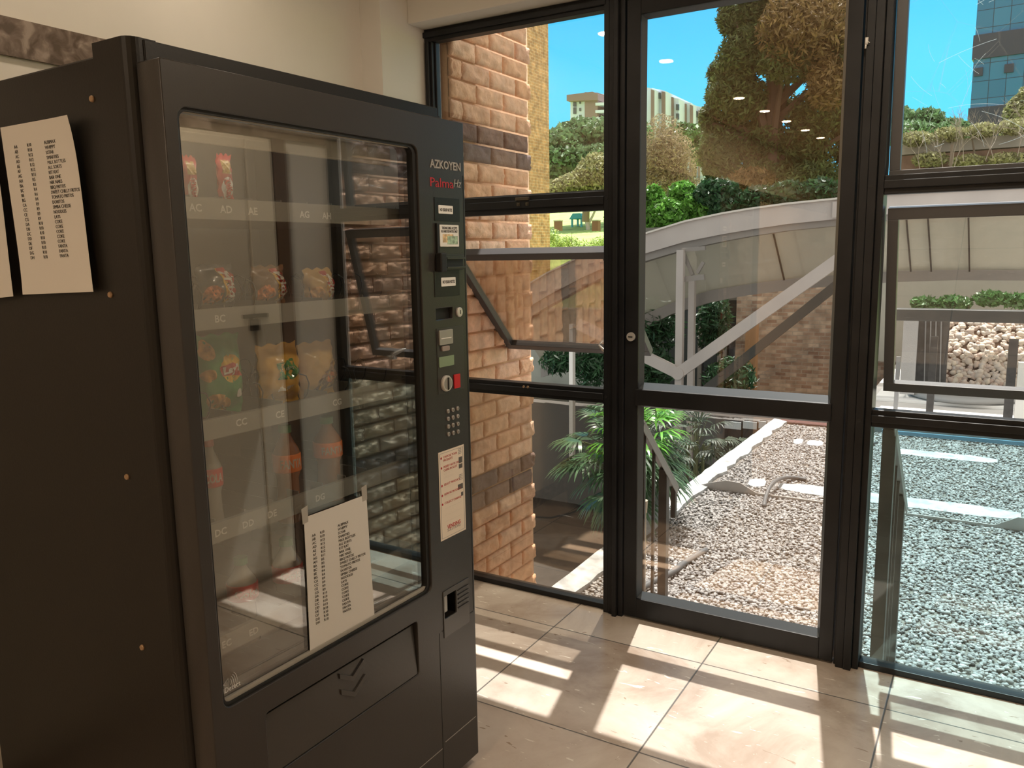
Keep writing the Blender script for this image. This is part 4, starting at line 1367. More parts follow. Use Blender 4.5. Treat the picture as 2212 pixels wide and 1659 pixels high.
def brick_pier(name, X, side, Y0, Y1, Z0, Z1, label=None, thick=0.45, dark=(19,)):
    """rock-faced bricks on a pier whose face lies at X looking towards side (+1/-1)"""
    rnd = np.random.RandomState(5 if side > 0 else 9)
    CH_, BL, J = 0.0855, 0.232, 0.011
    V, Fc, MI = [], [], []
    nb = 0
    z = Z0; row = 0
    gy, gz = 14, 6
    while z < Z1:
        y = Y0 - (BL / 2 if row % 2 else 0) - 0.03
        isd = abs(z - 1.93) < 0.075 or abs(z - 0.27) < 0.09
        while y < Y1:
            a, b = max(y + J / 2, Y0), min(y + BL - J / 2, Y1)
            if b - a > 0.02:
                ys = np.linspace(a, b, gy + 1); zs = np.linspace(z + J / 2, z + CH_ - J / 2, gz + 1)
                rel = rnd.uniform(-1, 1, (gz + 1, gy + 1)) * (0.0035 if side > 0 else 0.007)
                rel += 0.004 * np.sin(np.linspace(0, 9, gy + 1)[None, :] + rnd.uniform(0, 6)) * np.cos(np.linspace(0, 6, gz + 1)[:, None] + rnd.uniform(0, 6))
                edge = np.ones((gz + 1, gy + 1)); edge[0, :] = edge[-1, :] = 0.25; edge[:, 0] = edge[:, -1] = 0.25
                dep = 0.004 + edge * ((0.011 if side > 0 else 0.017) + rel)
                base = len(V)
                for j in range(gz + 1):
                    for i in range(gy + 1):
                        V.append((X + side * dep[j, i], ys[i], zs[j]))
                for j in range(gz):
                    for i in range(gy):
                        q = base + j * (gy + 1) + i
                        Fc.append((q, q + 1, q + gy + 2, q + gy + 1) if side > 0 else (q, q + gy + 1, q + gy + 2, q + 1))
                        MI.append(1 if (isd and rnd.rand() < 1.0) else 0)
                # rim back to the joint
                ring = [base + i for i in range(gy + 1)] + [base + j * (gy + 1) + gy for j in range(1, gz + 1)] + [base + gz * (gy + 1) + i for i in range(gy - 1, -1, -1)] + [base + j * (gy + 1) for j in range(gz - 1, 0, -1)]
                rb = len(V)
                for q in ring:
                    V.append((X - side * 0.006, V[q][1], V[q][2]))
                n = len(ring)
                mi_ = MI[-1]
                for k in range(n):
                    Fc.append((ring[k], rb + k, rb + (k + 1) % n, ring[(k + 1) % n])); MI.append(mi_)
            y += BL
        z += CH_; row += 1
    x0, x1 = sorted((X - side * 0.002, X - side * thick))
    b = len(V)
    mb = MB(); mb.box(x0, x1, Y0, Y1 - 0.004, Z0, Z1)
    V += mb.v; Fc += [[b + i for i in f] for f in mb.f]; MI += [2] * 6
    o = np_mesh(name, np.array(V), np.array(Fc), [BRICK, BRICKD, MORTAR], mi=np.array(MI))
    return o


tag(brick_pier('wall_pier_left', -2.075, 1, 2.975, 3.665, -0.95, 3.6), **st)
tag(brick_pier('wall_pier_right', 0.44, -1, 2.975, 3.70, -0.95, 3.6), **st)
tag(MB().box(-2.5, 0.9, 2.77, 2.99, RT, 3.6).box(-2.5, 0.9, 2.94, 2.99, -1.0, -0.002).build('wall_outside', MORTAR), **st)

# finer brickwork of the farther block, at the left
def brick_tex(name, c1, c2, mort, sx, axis='y', scale=1.0, rough=0.85, bump=0.3):
    m = bpy.data.materials.new(name); m.use_nodes = True
    n_, l_ = m.node_tree.nodes, m.node_tree.links
    b = n_['Principled BSDF']; b.inputs['Roughness'].default_value = rough
    t = n_.new('ShaderNodeTexCoord'); sp = n_.new('ShaderNodeSeparateXYZ'); cb_ = n_.new('ShaderNodeCombineXYZ')
    l_.new(t.outputs['Object'], sp.inputs[0])
    l_.new(sp.outputs[axis.upper()], cb_.inputs[0]); l_.new(sp.outputs['Z'], cb_.inputs[1])
    br = n_.new('ShaderNodeTexBrick')
    br.inputs['Scale'].default_value = 1.0
    br.inputs['Brick Width'].default_value = 0.232 * scale; br.inputs['Row Height'].default_value = 0.0855 * scale
    br.inputs['Mortar Size'].default_value = 0.010 * scale; br.inputs['Mortar Smooth'].default_value = 0.2
    br.inputs['Color1'].default_value = (*c1, 1); br.inputs['Color2'].default_value = (*c2, 1); br.inputs['Mortar'].default_value = (*mort, 1)
    l_.new(cb_.outputs[0], br.inputs['Vector'])
    nz = n_.new('ShaderNodeTexNoise'); nz.inputs['Scale'].default_value = 5; nz.inputs['Detail'].default_value = 8
    l_.new(t.outputs['Object'], nz.inputs['Vector'])
    mp = n_.new('ShaderNodeMapRange'); mp.inputs['From Min'].default_value = 0.3; mp.inputs['From Max'].default_value = 0.7; mp.inputs['To Min'].default_value = 0.6; mp.inputs['To Max'].default_value = 1.3
    l_.new(nz.outputs[0], mp.inputs['Value'])
    hs = n_.new('ShaderNodeHueSaturation'); l_.new(br.outputs['Color'], hs.inputs['Color']); l_.new(mp.outputs[0], hs.inputs['Value'])
    l_.new(hs.outputs[0], b.inputs['Base Color'])
    bp = n_.new('ShaderNodeBump'); bp.inputs['Strength'].default_value = bump; bp.inputs['Distance'].default_value = 0.01
    iv = n_.new('ShaderNodeMath'); iv.operation = 'SUBTRACT'; iv.inputs[0].default_value = 1; l_.new(br.outputs['Fac'], iv.inputs[1])
    l_.new(iv.outputs[0], bp.inputs['Height']); l_.new(bp.outputs[0], b.inputs['Normal'])
    return m


FARB = brick_tex('orange_brickwork', (0.84, 0.48, 0.22), (0.66, 0.36, 0.17), (0.88, 0.62, 0.38), 1, 'y')
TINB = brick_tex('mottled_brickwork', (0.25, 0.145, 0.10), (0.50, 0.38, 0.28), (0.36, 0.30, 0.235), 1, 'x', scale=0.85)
CONC = M('pale_concrete', (0.42, 0.39, 0.35), 0.85, var=0.12, vscale=2, bump=0.2, bscale=20)
xf = at(1187, 400, Y=22.0).x
o = empty('brick_building_wing', (xf, 17.0, 0))
tag(o, 'narrow strip of orange brick building rising behind the rough brick pier at left', 'building')
MB().box(-6, 0, -5.0, 5.0, -3.4, 17).build('wall', FARB, o)
MB().box(-6, 0.06, -5.0, 5.05, -0.9, -0.6).build('edge_beam', CONC, o)

# ------------------------------------------------------------------ gravel roof
GZ = -0.6
GRAVB = M('gravel_bed', (0.20, 0.18, 0.16), 0.95, bump=0.8, bscale=70, var=0.3, vscale=40)
Yfar = 9.85
tag(MB().box(-2.22, 2.6, 2.99, Yfar, GZ - 0.35, GZ - 0.006).build('terrace_roof', GRAVB), **st)
rs = np.random.RandomState(2)


def stones(name, n, xs, ys, z, smin, smax, mat, seed, dens=None, skip=(), frame=None):
    rs_ = np.random.RandomState(seed)
    bm = bmesh.new(); bmesh.ops.create_icosphere(bm, subdivisions=1, radius=1)
    bv = np.array([v.co[:] for v in bm.verts]); bf = np.array([[v.index for v in f.verts] for f in bm.faces]); bm.free()
    k = len(bv)
    x = rs_.uniform(xs[0], xs[1], n)
    u = rs_.rand(n)
    y = ys[0] + (ys[1] - ys[0]) * (u ** (dens or 1.0))
    keep = np.ones(n, bool)
    for (xa_, xb_, ya_, yb_) in skip:
        keep &= ~((x > xa_) & (x < xb_) & (y > ya_) & (y < yb_))
    x, y = x[keep], y[keep]; n = len(x)
    s = rs_.uniform(smin, smax, n)
    sc3 = np.stack([s * rs_.uniform(0.8, 1.45, n), s * rs_.uniform(0.7, 1.1, n), s * rs_.uniform(0.42, 0.8, n)], 1)
    V = bv[None] * (1 + rs_.uniform(-0.22, 0.22, (n, k, 1)))
    V = V * sc3[:, None, :]
    a, b, c = rs_.uniform(0, 6.283, n), rs_.uniform(-0.5, 0.5, n), rs_.uniform(-0.5, 0.5, n)

    def rot(V, ax, an):
        ca, sa = np.cos(an)[:, None], np.sin(an)[:, None]
        i, j = [(1, 2), (2, 0), (0, 1)][ax]
        V = V.copy(); p, q = V[..., i].copy(), V[..., j].copy()
        V[..., i] = ca * p - sa * q; V[..., j] = sa * p + ca * q
        return V
    V = rot(rot(rot(V, 0, b), 1, c), 2, a)
    off = np.stack([x, y, z + rs_.uniform(0.0, 0.6, n) * s], 1)
    V = V + off[:, None, :]
    Fc = (bf[None] + (np.arange(n) * k)[:, None, None]).reshape(-1, 3)
    V = V.reshape(-1, 3)
    if frame is not None:
        V = V @ frame[0].T + frame[1]
    return np_mesh(name, V, Fc, mat, smooth=False)


def stone_mat(name, cols, rough=0.8):
    m = M(name, cols[0], rough)
    n_, l_ = m.node_tree.nodes, m.node_tree.links
    g = n_.new('ShaderNodeNewGeometry'); cr = n_.new('ShaderNodeValToRGB')
    cr.color_ramp.elements[0].color = (*cols[0], 1); cr.color_ramp.elements[1].color = (*cols[-1], 1)
    for i, c in enumerate(cols[1:-1]):
        e_ = cr.color_ramp.elements.new((i + 1) / (len(cols) - 1)); e_.color = (*c, 1)
    l_.new(g.outputs['Random Per Island'], cr.inputs[0]); l_.new(cr.outputs[0], n_['Principled BSDF'].inputs['Base Color'])
    return m


GRAV = stone_mat('gravel_stone', [(0.20, 0.195, 0.195), (0.41, 0.395, 0.385), (0.29, 0.28, 0.28), (0.54, 0.52, 0.51), (0.15, 0.145, 0.145), (0.37, 0.35, 0.34)])
g = stones('gravel', 70000, (-2.06, 1.5), (3.2, Yfar - 0.06), GZ, 0.008, 0.0155, GRAV, 3, dens=1.3, skip=((-1.31, -0.29, 3.0, 3.68), (0.38, 0.95, 2.9, 3.75)))
tag(g, 'grey crushed stone gravel covering the flat roof outside the door', 'gravel', kind='stuff')

WPAINT = M('white_waterproofing', (0.46, 0.48, 0.49), 0.6, bump=0.8, bscale=25, var=0.38, vscale=11)
rk = random.Random(4)
m = MB()
N_ = 46
ed0, ed1 = [], []
for i in range(N_ + 1):
    y = 3.0 + (Yfar - 3.0) * i / N_
    ed0.append((-2.215 + rk.uniform(-0.006, 0.006), y, GZ + 0.055 + rk.uniform(-0.004, 0.004)))
    ed1.append((-2.085 + rk.uniform(-0.02, 0.03), y, GZ + 0.03 + rk.uniform(-0.004, 0.004)))
m.strip(ed0, ed1, (0, 0, -0.07))
m.build('roof_kerb', WPAINT)
tag(bpy.data.objects['roof_kerb'], 'long white painted kerb along the left edge of the gravel roof', 'kerb')


def band(y0, y1, x0, x1, seed, label):
    r_ = random.Random(seed)
    a, b = [], []
    n = max(4, int((x1 - x0) / 0.07))
    for i in range(n + 1):
        x = x0 + (x1 - x0) * i / n
        tp = min(1, 6 * min(i, n - i) / n + 0.35)
        mid = (y0 + y1) / 2
        a.append((x, mid + (y0 - mid) * tp + r_.uniform(-0.012, 0.012), GZ + 0.012))
        b.append((x, mid + (y1 - mid) * tp + r_.uniform(-0.012, 0.012), GZ + 0.03))
    m_ = MB(); m_.strip(a, b, (0, 0, -0.03))
    tag(m_.build('painted_strip', WPAINT, smooth=False), label, 'painted strip')


p = at(1618, 1040, Z=GZ + 0.02); q = at(1775, 1058, Z=GZ + 0.02); r2_ = at(2205, 1108, Z=GZ + 0.02)
band(p.y - 0.10, p.y + 0.10, p.x, at(1660, 1043, Z=GZ).x, 1, 'short white painted strip end beside the curved hose on the gravel')
band(p.y - 0.12, p.y + 0.10, at(1690, 1045, Z=GZ).x, r2_.x, 2, 'long white painted strip across the gravel just behind the raised metal rail')
p2 = at(1960, 980, Z=GZ)
band(p2.y - 0.10, p2.y + 0.07, at(1745, 958, Z=GZ).x, at(1780, 960, Z=GZ).x, 3, 'small white painted patch near the far right of the door view')
band(p2.y - 0.10, p2.y + 0.07, at(1715, 955, Z=GZ).x, at(1735, 957, Z=GZ).x, 6, 'smallest white painted patch, left of its neighbour on the far gravel')
band(p2.y - 0.10, p2.y + 0.07, at(1905, 973, Z=GZ).x, at(2155, 990, Z=GZ).x, 4, 'far white painted strip seen through the tinted lower pane')

# raised metal rail with shaped ends
RAILM = M('galvanised_rail', (0.36, 0.34, 0.32), 0.5, metal=0.2, var=0.1, vscale=5)
yr = at(1780, 1092, Z=GZ).y
xa, xb = at(1508, 1056, Z=GZ).x, at(2330, 1180, Z=GZ).x
m = MB()
prof = [(xa, 0.0), (xa, 0.03), (xa + 0.10, 0.065), (xa + 0.24, 0.105), (xa + 0.36, 0.10), (xa + 0.50, 0.03), (xb - 0.50, 0.03), (xb - 0.36, 0.11), (xb - 0.2, 0.11), (xb, 0.03), (xb, 0.0)]
m.prism([(x, yr, GZ + z_) for x, z_ in prof], (0, 0.012, 0))
m.box(xa, xb, yr, yr + 0.05, GZ + 0.005, GZ + 0.012)
tag(m.build('metal_rail', RAILM, bevel=0.002), 'low grey metal rail with raised shaped ends lying across the gravel', 'rail')

# hoses
def hose(pxs, rad, label, mat):
    pts = [at(x, y, Z=GZ + z_) for (x, y, z_) in pxs]
    sm = []
    n = len(pts)
    for i in range(n - 1):
        p0, p1, p2_, p3 = pts[max(i - 1, 0)], pts[i], pts[i + 1], pts[min(i + 2, n - 1)]
        for k in range(6):
            t = k / 6
            sm.append(0.5 * ((2 * p1) + (-p0 + p2_) * t + (2 * p0 - 5 * p1 + 4 * p2_ - p3) * t * t + (-p0 + 3 * p1 - 3 * p2_ + p3) * t ** 3))
    sm.append(pts[-1])
    tag(MB().tube(sm, rad, 8).build('rubber_hose', mat, smooth=True), label, 'hose')


HOSE = M('grey_hose', (0.10, 0.105, 0.11), 0.55)
hose([(1650, 1094, 0.02), (1656, 1068, 0.05), (1668, 1045, 0.09), (1690, 1033, 0.07), (1716, 1032, 0.03), (1742, 1036, 0.02)], 0.017, 'black hose looped over the metal rail on the gravel', HOSE)
hose([(1345, 1300, 0.02), (1400, 1262, 0.02), (1452, 1236, 0.03), (1480, 1215, 0.02), (1525, 1188, 0.02)], 0.02, 'grey hose on the gravel behind the left stair railing', HOSE)
hose([(1895, 955, 0.02), (1860, 962, 0.02), (1800, 958, 0.02)], 0.016, 'thin dark hose far out on the gravel behind the post', HOSE)

# ------------------------------------------------------------------ stairs and railings outside the door
STEELP = M('dark_painted_steel', (0.055, 0.052, 0.050), 0.45, var=0.3, vscale=14)
GREYP = M('grey_painted_steel', (0.26, 0.26, 0.26), 0.4)
m = MB()
for i in range(3):
    m.box(-1.28, -0.32, 2.99 + 0.22 * i, 2.99 + 0.22 * (i + 1), GZ, -0.12 - 0.16 * i)
tag(m.build('outside_steps', CONC, bevel=0.004), 'concrete steps hidden just below the door threshold outside', 'steps')


def railing(X, label, flip):
    o = empty('stair_railing', (X, 3.2, GZ))
    tag(o, label, 'railing', 'railings either side of the outside steps')
    top = lambda y: 0.70 - (y - 3.28) * 0.90 if not flip else 0.83 - (y - 3.15) * 0.70
    y0, y1 = (3.24, 3.70) if not flip else (3.12, 3.88)
    b_ = lambda y: top(y) - GZ
    MB().bar((0, y0 - 3.2, b_(y0)), (0, y1 - 3.2, b_(y1)), 0.045, 0.012, (1, 0, 0) if False else (0, 0.67, 0.74)).bar((0.02, y0 - 3.2, b_(y0) - 0.02), (0.02, y1 - 3.2, b_(y1) - 0.02), 0.004, 0.04, (0, 0.67, 0.74)).build('handrail', GREYP, o, bevel=0.001)
    if not flip:
        ys = [(3.30, 0.016), (3.42, 0.016), (3.56, 0.040)]
    else:
        ys = [(3.17, 0.045), (3.33, 0.014), (3.47, 0.014), (3.61, 0.014), (3.75, 0.04)]
    for y, w in ys:
        MB().box(-w / 2 if w > 0.02 else -0.006, w / 2 if w > 0.02 else 0.006, y - 3.2 - w / 2, y - 3.2 + w / 2, 0.0, b_(y) - 0.005).build('baluster', STEELP, o, bevel=0.001)
    MB().box(-0.012, 0.012, y1 - 3.2 - 0.012, y1 - 3.2 + 0.012, b_(y1) - 0.16, b_(y1) - 0.004).build('end_drop', STEELP, o)
    return o


railing(-1.30, 'dark steel stair railing with grey sloping handrail left of the outside steps', False)
railing(-0.30, 'dark steel stair railing with grey sloping handrail right of the steps, behind the tinted pane', True)
p = at(1392, 1110, Y=4.3)
tag(MB().lathe([(0.026, -0.06), (0.03, 0.0), (0.03, 0.012), (0.018, 0.013)], (at(1388, 1085, Y=4.2).x, 4.2, at(1388, 1085, Y=4.2).z), 16).lathe([(0.022, GZ - at(1388, 1085, Y=4.2).z), (0.022, -0.05)], (at(1388, 1085, Y=4.2).x, 4.2, at(1388, 1085, Y=4.2).z), 12).build('vent_pipe', M('old_plastic', (0.42, 0.35, 0.27), 0.6)), 'short beige capped vent pipe beside the left stair railing', 'pipe')


# ------------------------------------------------------------------ foliage
def leaf_mat(name, col, rough=0.5, isl=0.45, tr=0.25):
    return M(name, col, rough, spec=0.4, island=isl, translucent=tr)


def cloud(name, blobs, n, size, mat, parent=None, seed=1, aspect=0.5, shell=0.35, up=0.0, clip=None):
    """leaves filling ellipsoids: blobs = (cx, cy, cz, rx, ry, rz)"""
    rs_ = np.random.RandomState(seed)
    bl = np.array(blobs, float)
    vol = (bl[:, 3] * bl[:, 5]) ** 1.0
    idx = rs_.choice(len(bl), n, p=vol / vol.sum())
    d = rs_.normal(size=(n, 3)); d /= np.linalg.norm(d, axis=1)[:, None]
    rad = 1 - shell * rs_.rand(n) ** 1.4
    P = bl[idx, :3] + d * rad[:, None] * bl[idx, 3:6]
    lump = np.sin(P[:, 0] * 2.1 + seed) * np.cos(P[:, 2] * 2.7) * np.sin(P[:, 1] * 1.9)
    P += d * (lump * 0.12)[:, None] * bl[idx, 3:4]
    if clip is not None:
        P = P[clip(P)]; d = d[:len(P)]
        n = len(P)
    nr = rs_.normal(size=(n, 3)) + d[:n] * 0.8
    nr /= np.linalg.norm(nr, axis=1)[:, None]
    t = np.cross(nr, rs_.normal(size=(n, 3)) + np.array([0, 0, up])); t /= np.linalg.norm(t, axis=1)[:, None]
    b = np.cross(nr, t)
    s = size * rs_.uniform(0.6, 1.4, n)[:, None]
    V = np.stack([P + t * s, P + b * s * aspect, P - t * s, P - b * s * aspect], 1).reshape(-1, 3)
    Fc = np.arange(4 * n).reshape(n, 4)
    return np_mesh(name, V, Fc, mat, parent)


BARK = M('grey_bark', (0.20, 0.16, 0.12), 0.9, bump=0.4, bscale=20)
BARKR = M('red_brown_bark', (0.12, 0.075, 0.055), 0.9, bump=0.4, bscale=12)
LF_CON = leaf_mat('olive_needles', (0.10, 0.14, 0.05), 0.7, 0.5)
LF_CON2 = leaf_mat('bronze_needles', (0.20, 0.135, 0.055), 0.7, 0.4)
LF_BRI = leaf_mat('bright_leaves', (0.14, 0.34, 0.06), 0.35, 0.6)
LF_MID = leaf_mat('mid_green_leaves', (0.085, 0.20, 0.065), 0.4, 0.5)
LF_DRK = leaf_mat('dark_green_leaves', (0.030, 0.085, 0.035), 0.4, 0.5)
LF_PAL = leaf_mat('pale_olive_leaves', (0.34, 0.34, 0.17), 0.6, 0.45)
LF_BUN = leaf_mat('bluish_pine_leaves', (0.15, 0.26, 0.12), 0.6, 0.45)
LF_TAN = leaf_mat('dry_twig_leaves', (0.36, 0.30, 0.20), 0.8, 0.4)


def blob(px_, py_, rpx, rpy, Y, ry=None):
    """ellipsoid seen at a spot with half sizes given in the photograph, at depth Y"""
    c = at(px_, py_, Y=Y)
    rx = (at(px_ + rpx, py_, Y=Y) - c).length
    rz = (at(px_, py_ - rpy, Y=Y) - c).length
    return (c.x, c.y, c.z, rx, ry or rx, rz)


def tree(name, label, blobs, n, size, mat, trunk_r=0.15, bark=BARK, seed=1, cat='tree', aspect=0.5, shell=0.5, ground=None, branches=8, group=None, extra=None):
    bl = np.array(blobs, float)
    cx, cy = bl[:, 0].mean(), bl[:, 1].mean()
    zb = (bl[:, 2] - bl[:, 5]).min()
    gz = ground if ground is not None else zb - 0.5
    o = empty(name, (cx, cy, gz))
    tag(o, label, cat, group)
    rel = [(b[0] - cx, b[1] - cy, b[2] - gz, b[3], b[4], b[5]) for b in blobs]
    cloud('crown', rel, n, size, mat, o, seed, aspect, shell)
    r_ = random.Random(seed)
    top = max(b[2] + b[5] * 0.5 for b in rel)
    m_ = MB().tube([(0, 0, 0), (0.05, 0.02, top * 0.4), (-0.03, 0, top * 0.75), (0, 0, top)], [trunk_r, trunk_r * 0.8, trunk_r * 0.5, trunk_r * 0.15], 8)
    m_.build('trunk', bark, o)
    m_ = MB()
    for i in range(branches):
        b = rel[r_.randrange(len(rel))]
        e_ = Vector((b[0] + r_.uniform(-.6, .6) * b[3], b[1] + r_.uniform(-.6, .6) * b[4], b[2] + r_.uniform(-.5, .6) * b[5]))
        z0 = max(0.1, min(top * 0.85, e_.z * r_.uniform(0.4, 0.8)))
        m_.tube([(0, 0, z0), Vector((0, 0, z0)).lerp(e_, 0.5) + Vector((0, 0, 0.1)), e_], [trunk_r * 0.45, trunk_r * 0.3, trunk_r * 0.08], 5)
    if branches:
        m_.build('branches', bark, o)
    if extra:
        eb = [(b[0] - cx, b[1] - cy, b[2] - gz, b[3], b[4], b[5]) for b in extra[0]]
        cloud('crown_patch', eb, extra[1], size, extra[2], o, seed + 7, aspect, shell)
    return o


# big conifer beyond the roof
Yc = 26.0
r_ = random.Random(12)
bl = []
for (x, y, a, b) in ((1700, -60, 120, 80), (1640, 30, 85, 60), (1760, 40, 90, 70), (1610, 120, 62, 60), (1700, 130, 70, 50), (1790, 140, 60, 70), (1590, 210, 66, 60), (1660, 225, 60, 45), (1770, 250, 80, 60), (1575, 300, 62, 62), (1650, 310, 60, 50),
                     (1740, 330, 75, 60), (1560, 370, 42, 50), (1640, 390, 75, 50), (1760, 400, 90, 50), (1700, 440, 100, 30), (1840, 120, 50, 110), (1850, 300, 50, 120), (1570, 40, 22, 40), (1552, 160, 26, 30), (1530, 255, 22, 30), (1850, -20, 60, 60), (1545, 210, 20, 26), (1535, 330, 25, 40)):
    bl.append(blob(x, y, a, b, Yc + r_.uniform(-1.2, 1.2)))
tree('conifer', 'huge bronze green conifer filling the upper half of the door glass', bl, 105000, 0.10, LF_CON, 0.32, BARKR, 5, aspect=0.28, shell=0.75, ground=1.0, branches=26,
     extra=([blob(1740, 60, 110, 90, Yc - 1.6), blob(1620, 400, 60, 40, Yc - 1.7), blob(1790, 180, 50, 60, Yc - 1.6)], 9000, LF_CON2))

# hedge and bushes just beyond the arch
bl = [blob(1440, 470, 50, 45, 18.4), blob(1500, 450, 36, 38, 18.6), blob(1410, 430, 24, 30, 18.4), blob(1475, 415, 30, 22, 18.7), blob(1400, 500, 30, 40, 18.2), blob(1350, 470, 40, 45, 18.4), blob(1530, 455, 26, 30, 18.4)]
tree('leafy_bush', 'bright green leafy bush above the left end of the arched beam', bl, 17000, 0.07, LF_BRI, 0.06, BARK, 7, cat='bush', shell=0.6, branches=6, ground=0.2)
bl = [blob(x, y, 48, 34, 18.5) for (x, y) in ((1570, 445), (1640, 435), (1700, 425), (1770, 420), (1600, 470), (1680, 455), (1550, 420))]
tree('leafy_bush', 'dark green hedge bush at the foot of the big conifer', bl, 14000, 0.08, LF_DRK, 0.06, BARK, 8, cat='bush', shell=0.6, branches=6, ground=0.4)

# trees on the slope
bl = [blob(1250, 300, 60, 40, 48), blob(1200, 320, 50, 40, 46), blob(1300, 290, 60, 36, 49), blob(1230, 350, 60, 40, 46), blob(1350, 300, 60, 45, 49), blob(1180, 370, 50, 40, 45), blob(1290, 340, 50, 30, 47)]
tree('umbrella_tree', 'wide green flat-topped tree below the brown topped apartment block', bl, 15000, 0.19, LF_BUN, 0.4, BARK, 9, shell=0.5, aspect=0.6)
bl = [blob(1290, 380, 46, 50, 36), blob(1240, 400, 44, 30, 35.5), blob(1200, 410, 30, 26, 35), blob(1330, 400, 50, 55, 36)]
tree('grey_tree', 'pale grey-green tree low in the upper left pane', bl, 11000, 0.10, LF_PAL, 0.2, BARK, 10, shell=0.7)
bl = [blob(1430, 320, 45, 75, 33), blob(1470, 350, 35, 60, 33), blob(1400, 370, 40, 70, 33), blob(1450, 400, 50, 40, 33), blob(1490, 400, 30, 25, 33)]
tree('dry_tree', 'dry straw coloured tree with bare twigs left of the conifer', bl, 13000, 0.085, LF_TAN, 0.2, BARK, 11, shell=0.8, aspect=0.22, branches=24)
bl = [blob(1500, 300, 40, 30, 44), blob(1470, 290, 34, 24, 44), blob(1530, 330, 40, 30, 44)]
tree('green_tree', 'small bright green tree crown between dry tree and conifer', bl, 5000, 0.15, LF_MID, 0.15, BARK, 12)
bl = [blob(1990, 262, 50, 26, 44), blob(1930, 258, 50, 30, 44), blob(2050, 280, 46, 22, 44), blob(1960, 290, 70, 26, 43), blob(2090, 300, 50, 20, 43)]
tree('green_tree', 'rounded green tree on the bank left of the blue office tower', bl, 10000, 0.14, LF_BUN, 0.2, BARK, 13)
bl = [blob(2200, 250, 34, 44, 30), blob(2220, 215, 26, 30, 30), blob(2185, 290, 26, 24, 30), blob(2240, 290, 40, 40, 30)]
tree('green_tree', 'pale green tree at the right edge in front of the office tower', bl, 9000, 0.075, LF_PAL, 0.15, BARK, 14)


def twigs(name, label, base, height, spread, n, seed, mat, cat='shrub', r0=0.03):
    r_ = random.Random(seed)
    o = empty(name, base)
    tag(o, label, cat)
    m_ = MB()

    def grow(p, d, L_, rad, depth):
        q = p + d * L_
        mid = p.lerp(q, 0.5) + Vector((r_.uniform(-1, 1), r_.uniform(-1, 1), r_.uniform(-.3, .6))) * L_ * 0.08
        m_.tube([p, mid, q], [rad, rad * 0.8, rad * 0.6], 4, cap=False)
        if depth > 0:
            for _ in range(3 if depth > 1 else 4):
                nd = (d + Vector((r_.uniform(-1, 1), r_.uniform(-1, 1), r_.uniform(-0.5, 0.8))) * spread).normalized()
                grow(q if r_.random() < .7 else mid, nd, L_ * r_.uniform(.55, .85), rad * 0.6, depth - 1)
    for _ in range(n):
        grow(Vector((r_.uniform(-1, 1) * height * 0.4, r_.uniform(-.3, .3), 0)), Vector((r_.uniform(-.5, .5), r_.uniform(-.3, .3), 1)).normalized(), height * 0.33, r0, 3)
    m_.build('twigs', mat, o, fix=False)
    return o


TWIG = M('grey_twig', (0.36, 0.31, 0.26), 0.85)
for i, (x, y) in enumerate(((2010, 365), (2100, 350), (2180, 340))):
    twigs('bare_shrub', ('bare grey shrub on the bank, leftmost of the three below the office tower', 'bare grey shrub in the middle of the bank below the office tower', 'bare grey shrub nearest the right edge on the bank')[i], at(x, y, Y=22), 1.5, 0.75, 3, 20 + i, TWIG, r0=0.012)

# ------------------------------------------------------------------ hillside and garden walls
GRASS = M('sunny_grass', (0.30, 0.42, 0.10), 0.9, var=0.35, vscale=1.4, bump=0.3, bscale=6)
EARTH = M('dry_earth', (0.34, 0.22, 0.16), 0.95, var=0.3, vscale=2)
m = MB()
prof = [(19, -3.2), (24, 0.2), (30, 1.2), (36, 1.9), (50, 3.6), (75, 6.5), (130, 10), (260, 10)]
for i in range(len(prof) - 1):
    (ya, za), (yb, zb) = prof[i], prof[i + 1]
    m.add([(-170, ya, za), (60, ya, za), (60, yb, zb), (-170, yb, zb)], [(0, 1, 2, 3)])
m.add([(-170, 19, -3.2), (60, 19, -3.2), (60, 19, -6), (-170, 19, -6)], [(0, 3, 2, 1)])
hill = m.build('hillside', GRASS, fix=False)
tag(hill, **st)
m = MB().add([(-60, 9.9, -3.2), (40, 9.9, -3.2), (40, 20, -3.2), (-60, 20, -3.2)], [(0, 1, 2, 3)]).add([(-60, 3, -3.2), (-2.3, 3, -3.2), (-2.3, 9.9, -3.2), (-60, 9.9, -3.2)], [(0, 1, 2, 3)])
tag(m.build('courtyard_ground', M('dark_paving', (0.05, 0.046, 0.042), 0.9, var=0.3, vscale=2), fix=False), **st)  # dark base colour so the pane's reflection stands out over it

# bank and garden walls behind the right bay
zt = lambda x, y, Y: at(x, y, Y=Y).z
Yg = 24.0
m = MB()
z1, z2, z3 = zt(2080, 300, Yg), zt(2080, 326, Yg), zt(2080, 372, Yg)
o = empty('garden_wall', (0, Yg, z3))
tag(o, 'pale rendered garden wall on the bank seen through the scratched upper right pane', 'wall')
MB().box(-2.6, 6, 0, 0.25, -1.0, z2 - z3 - 0.02).build('wall_face', EARTH, o)
MB().box(-2.5, 6, -0.1, 0.4, z2 - z3, z1 - z3).build('coping', CONC, o)
MB().box(-2.5, 6, -0.3, -0.02, -1.0, 0.12).build('lower_kerb', M('pale_green_concrete', (0.40, 0.46, 0.42), 0.8), o)
bl = [blob(x, y, 40, 16, Yg - 0.4, 0.5) for x, y in ((1980, 300), (2050, 290), (2120, 282), (2190, 275), (2010, 345), (2090, 350), (2170, 345), (2212, 345))]
tree('creeper', 'straggling pale creeper over the garden wall below the office tower', bl, 9000, 0.055, LF_PAL, 0.03, BARK, 31, cat='creeper', shell=0.9, branches=0, ground=z3)
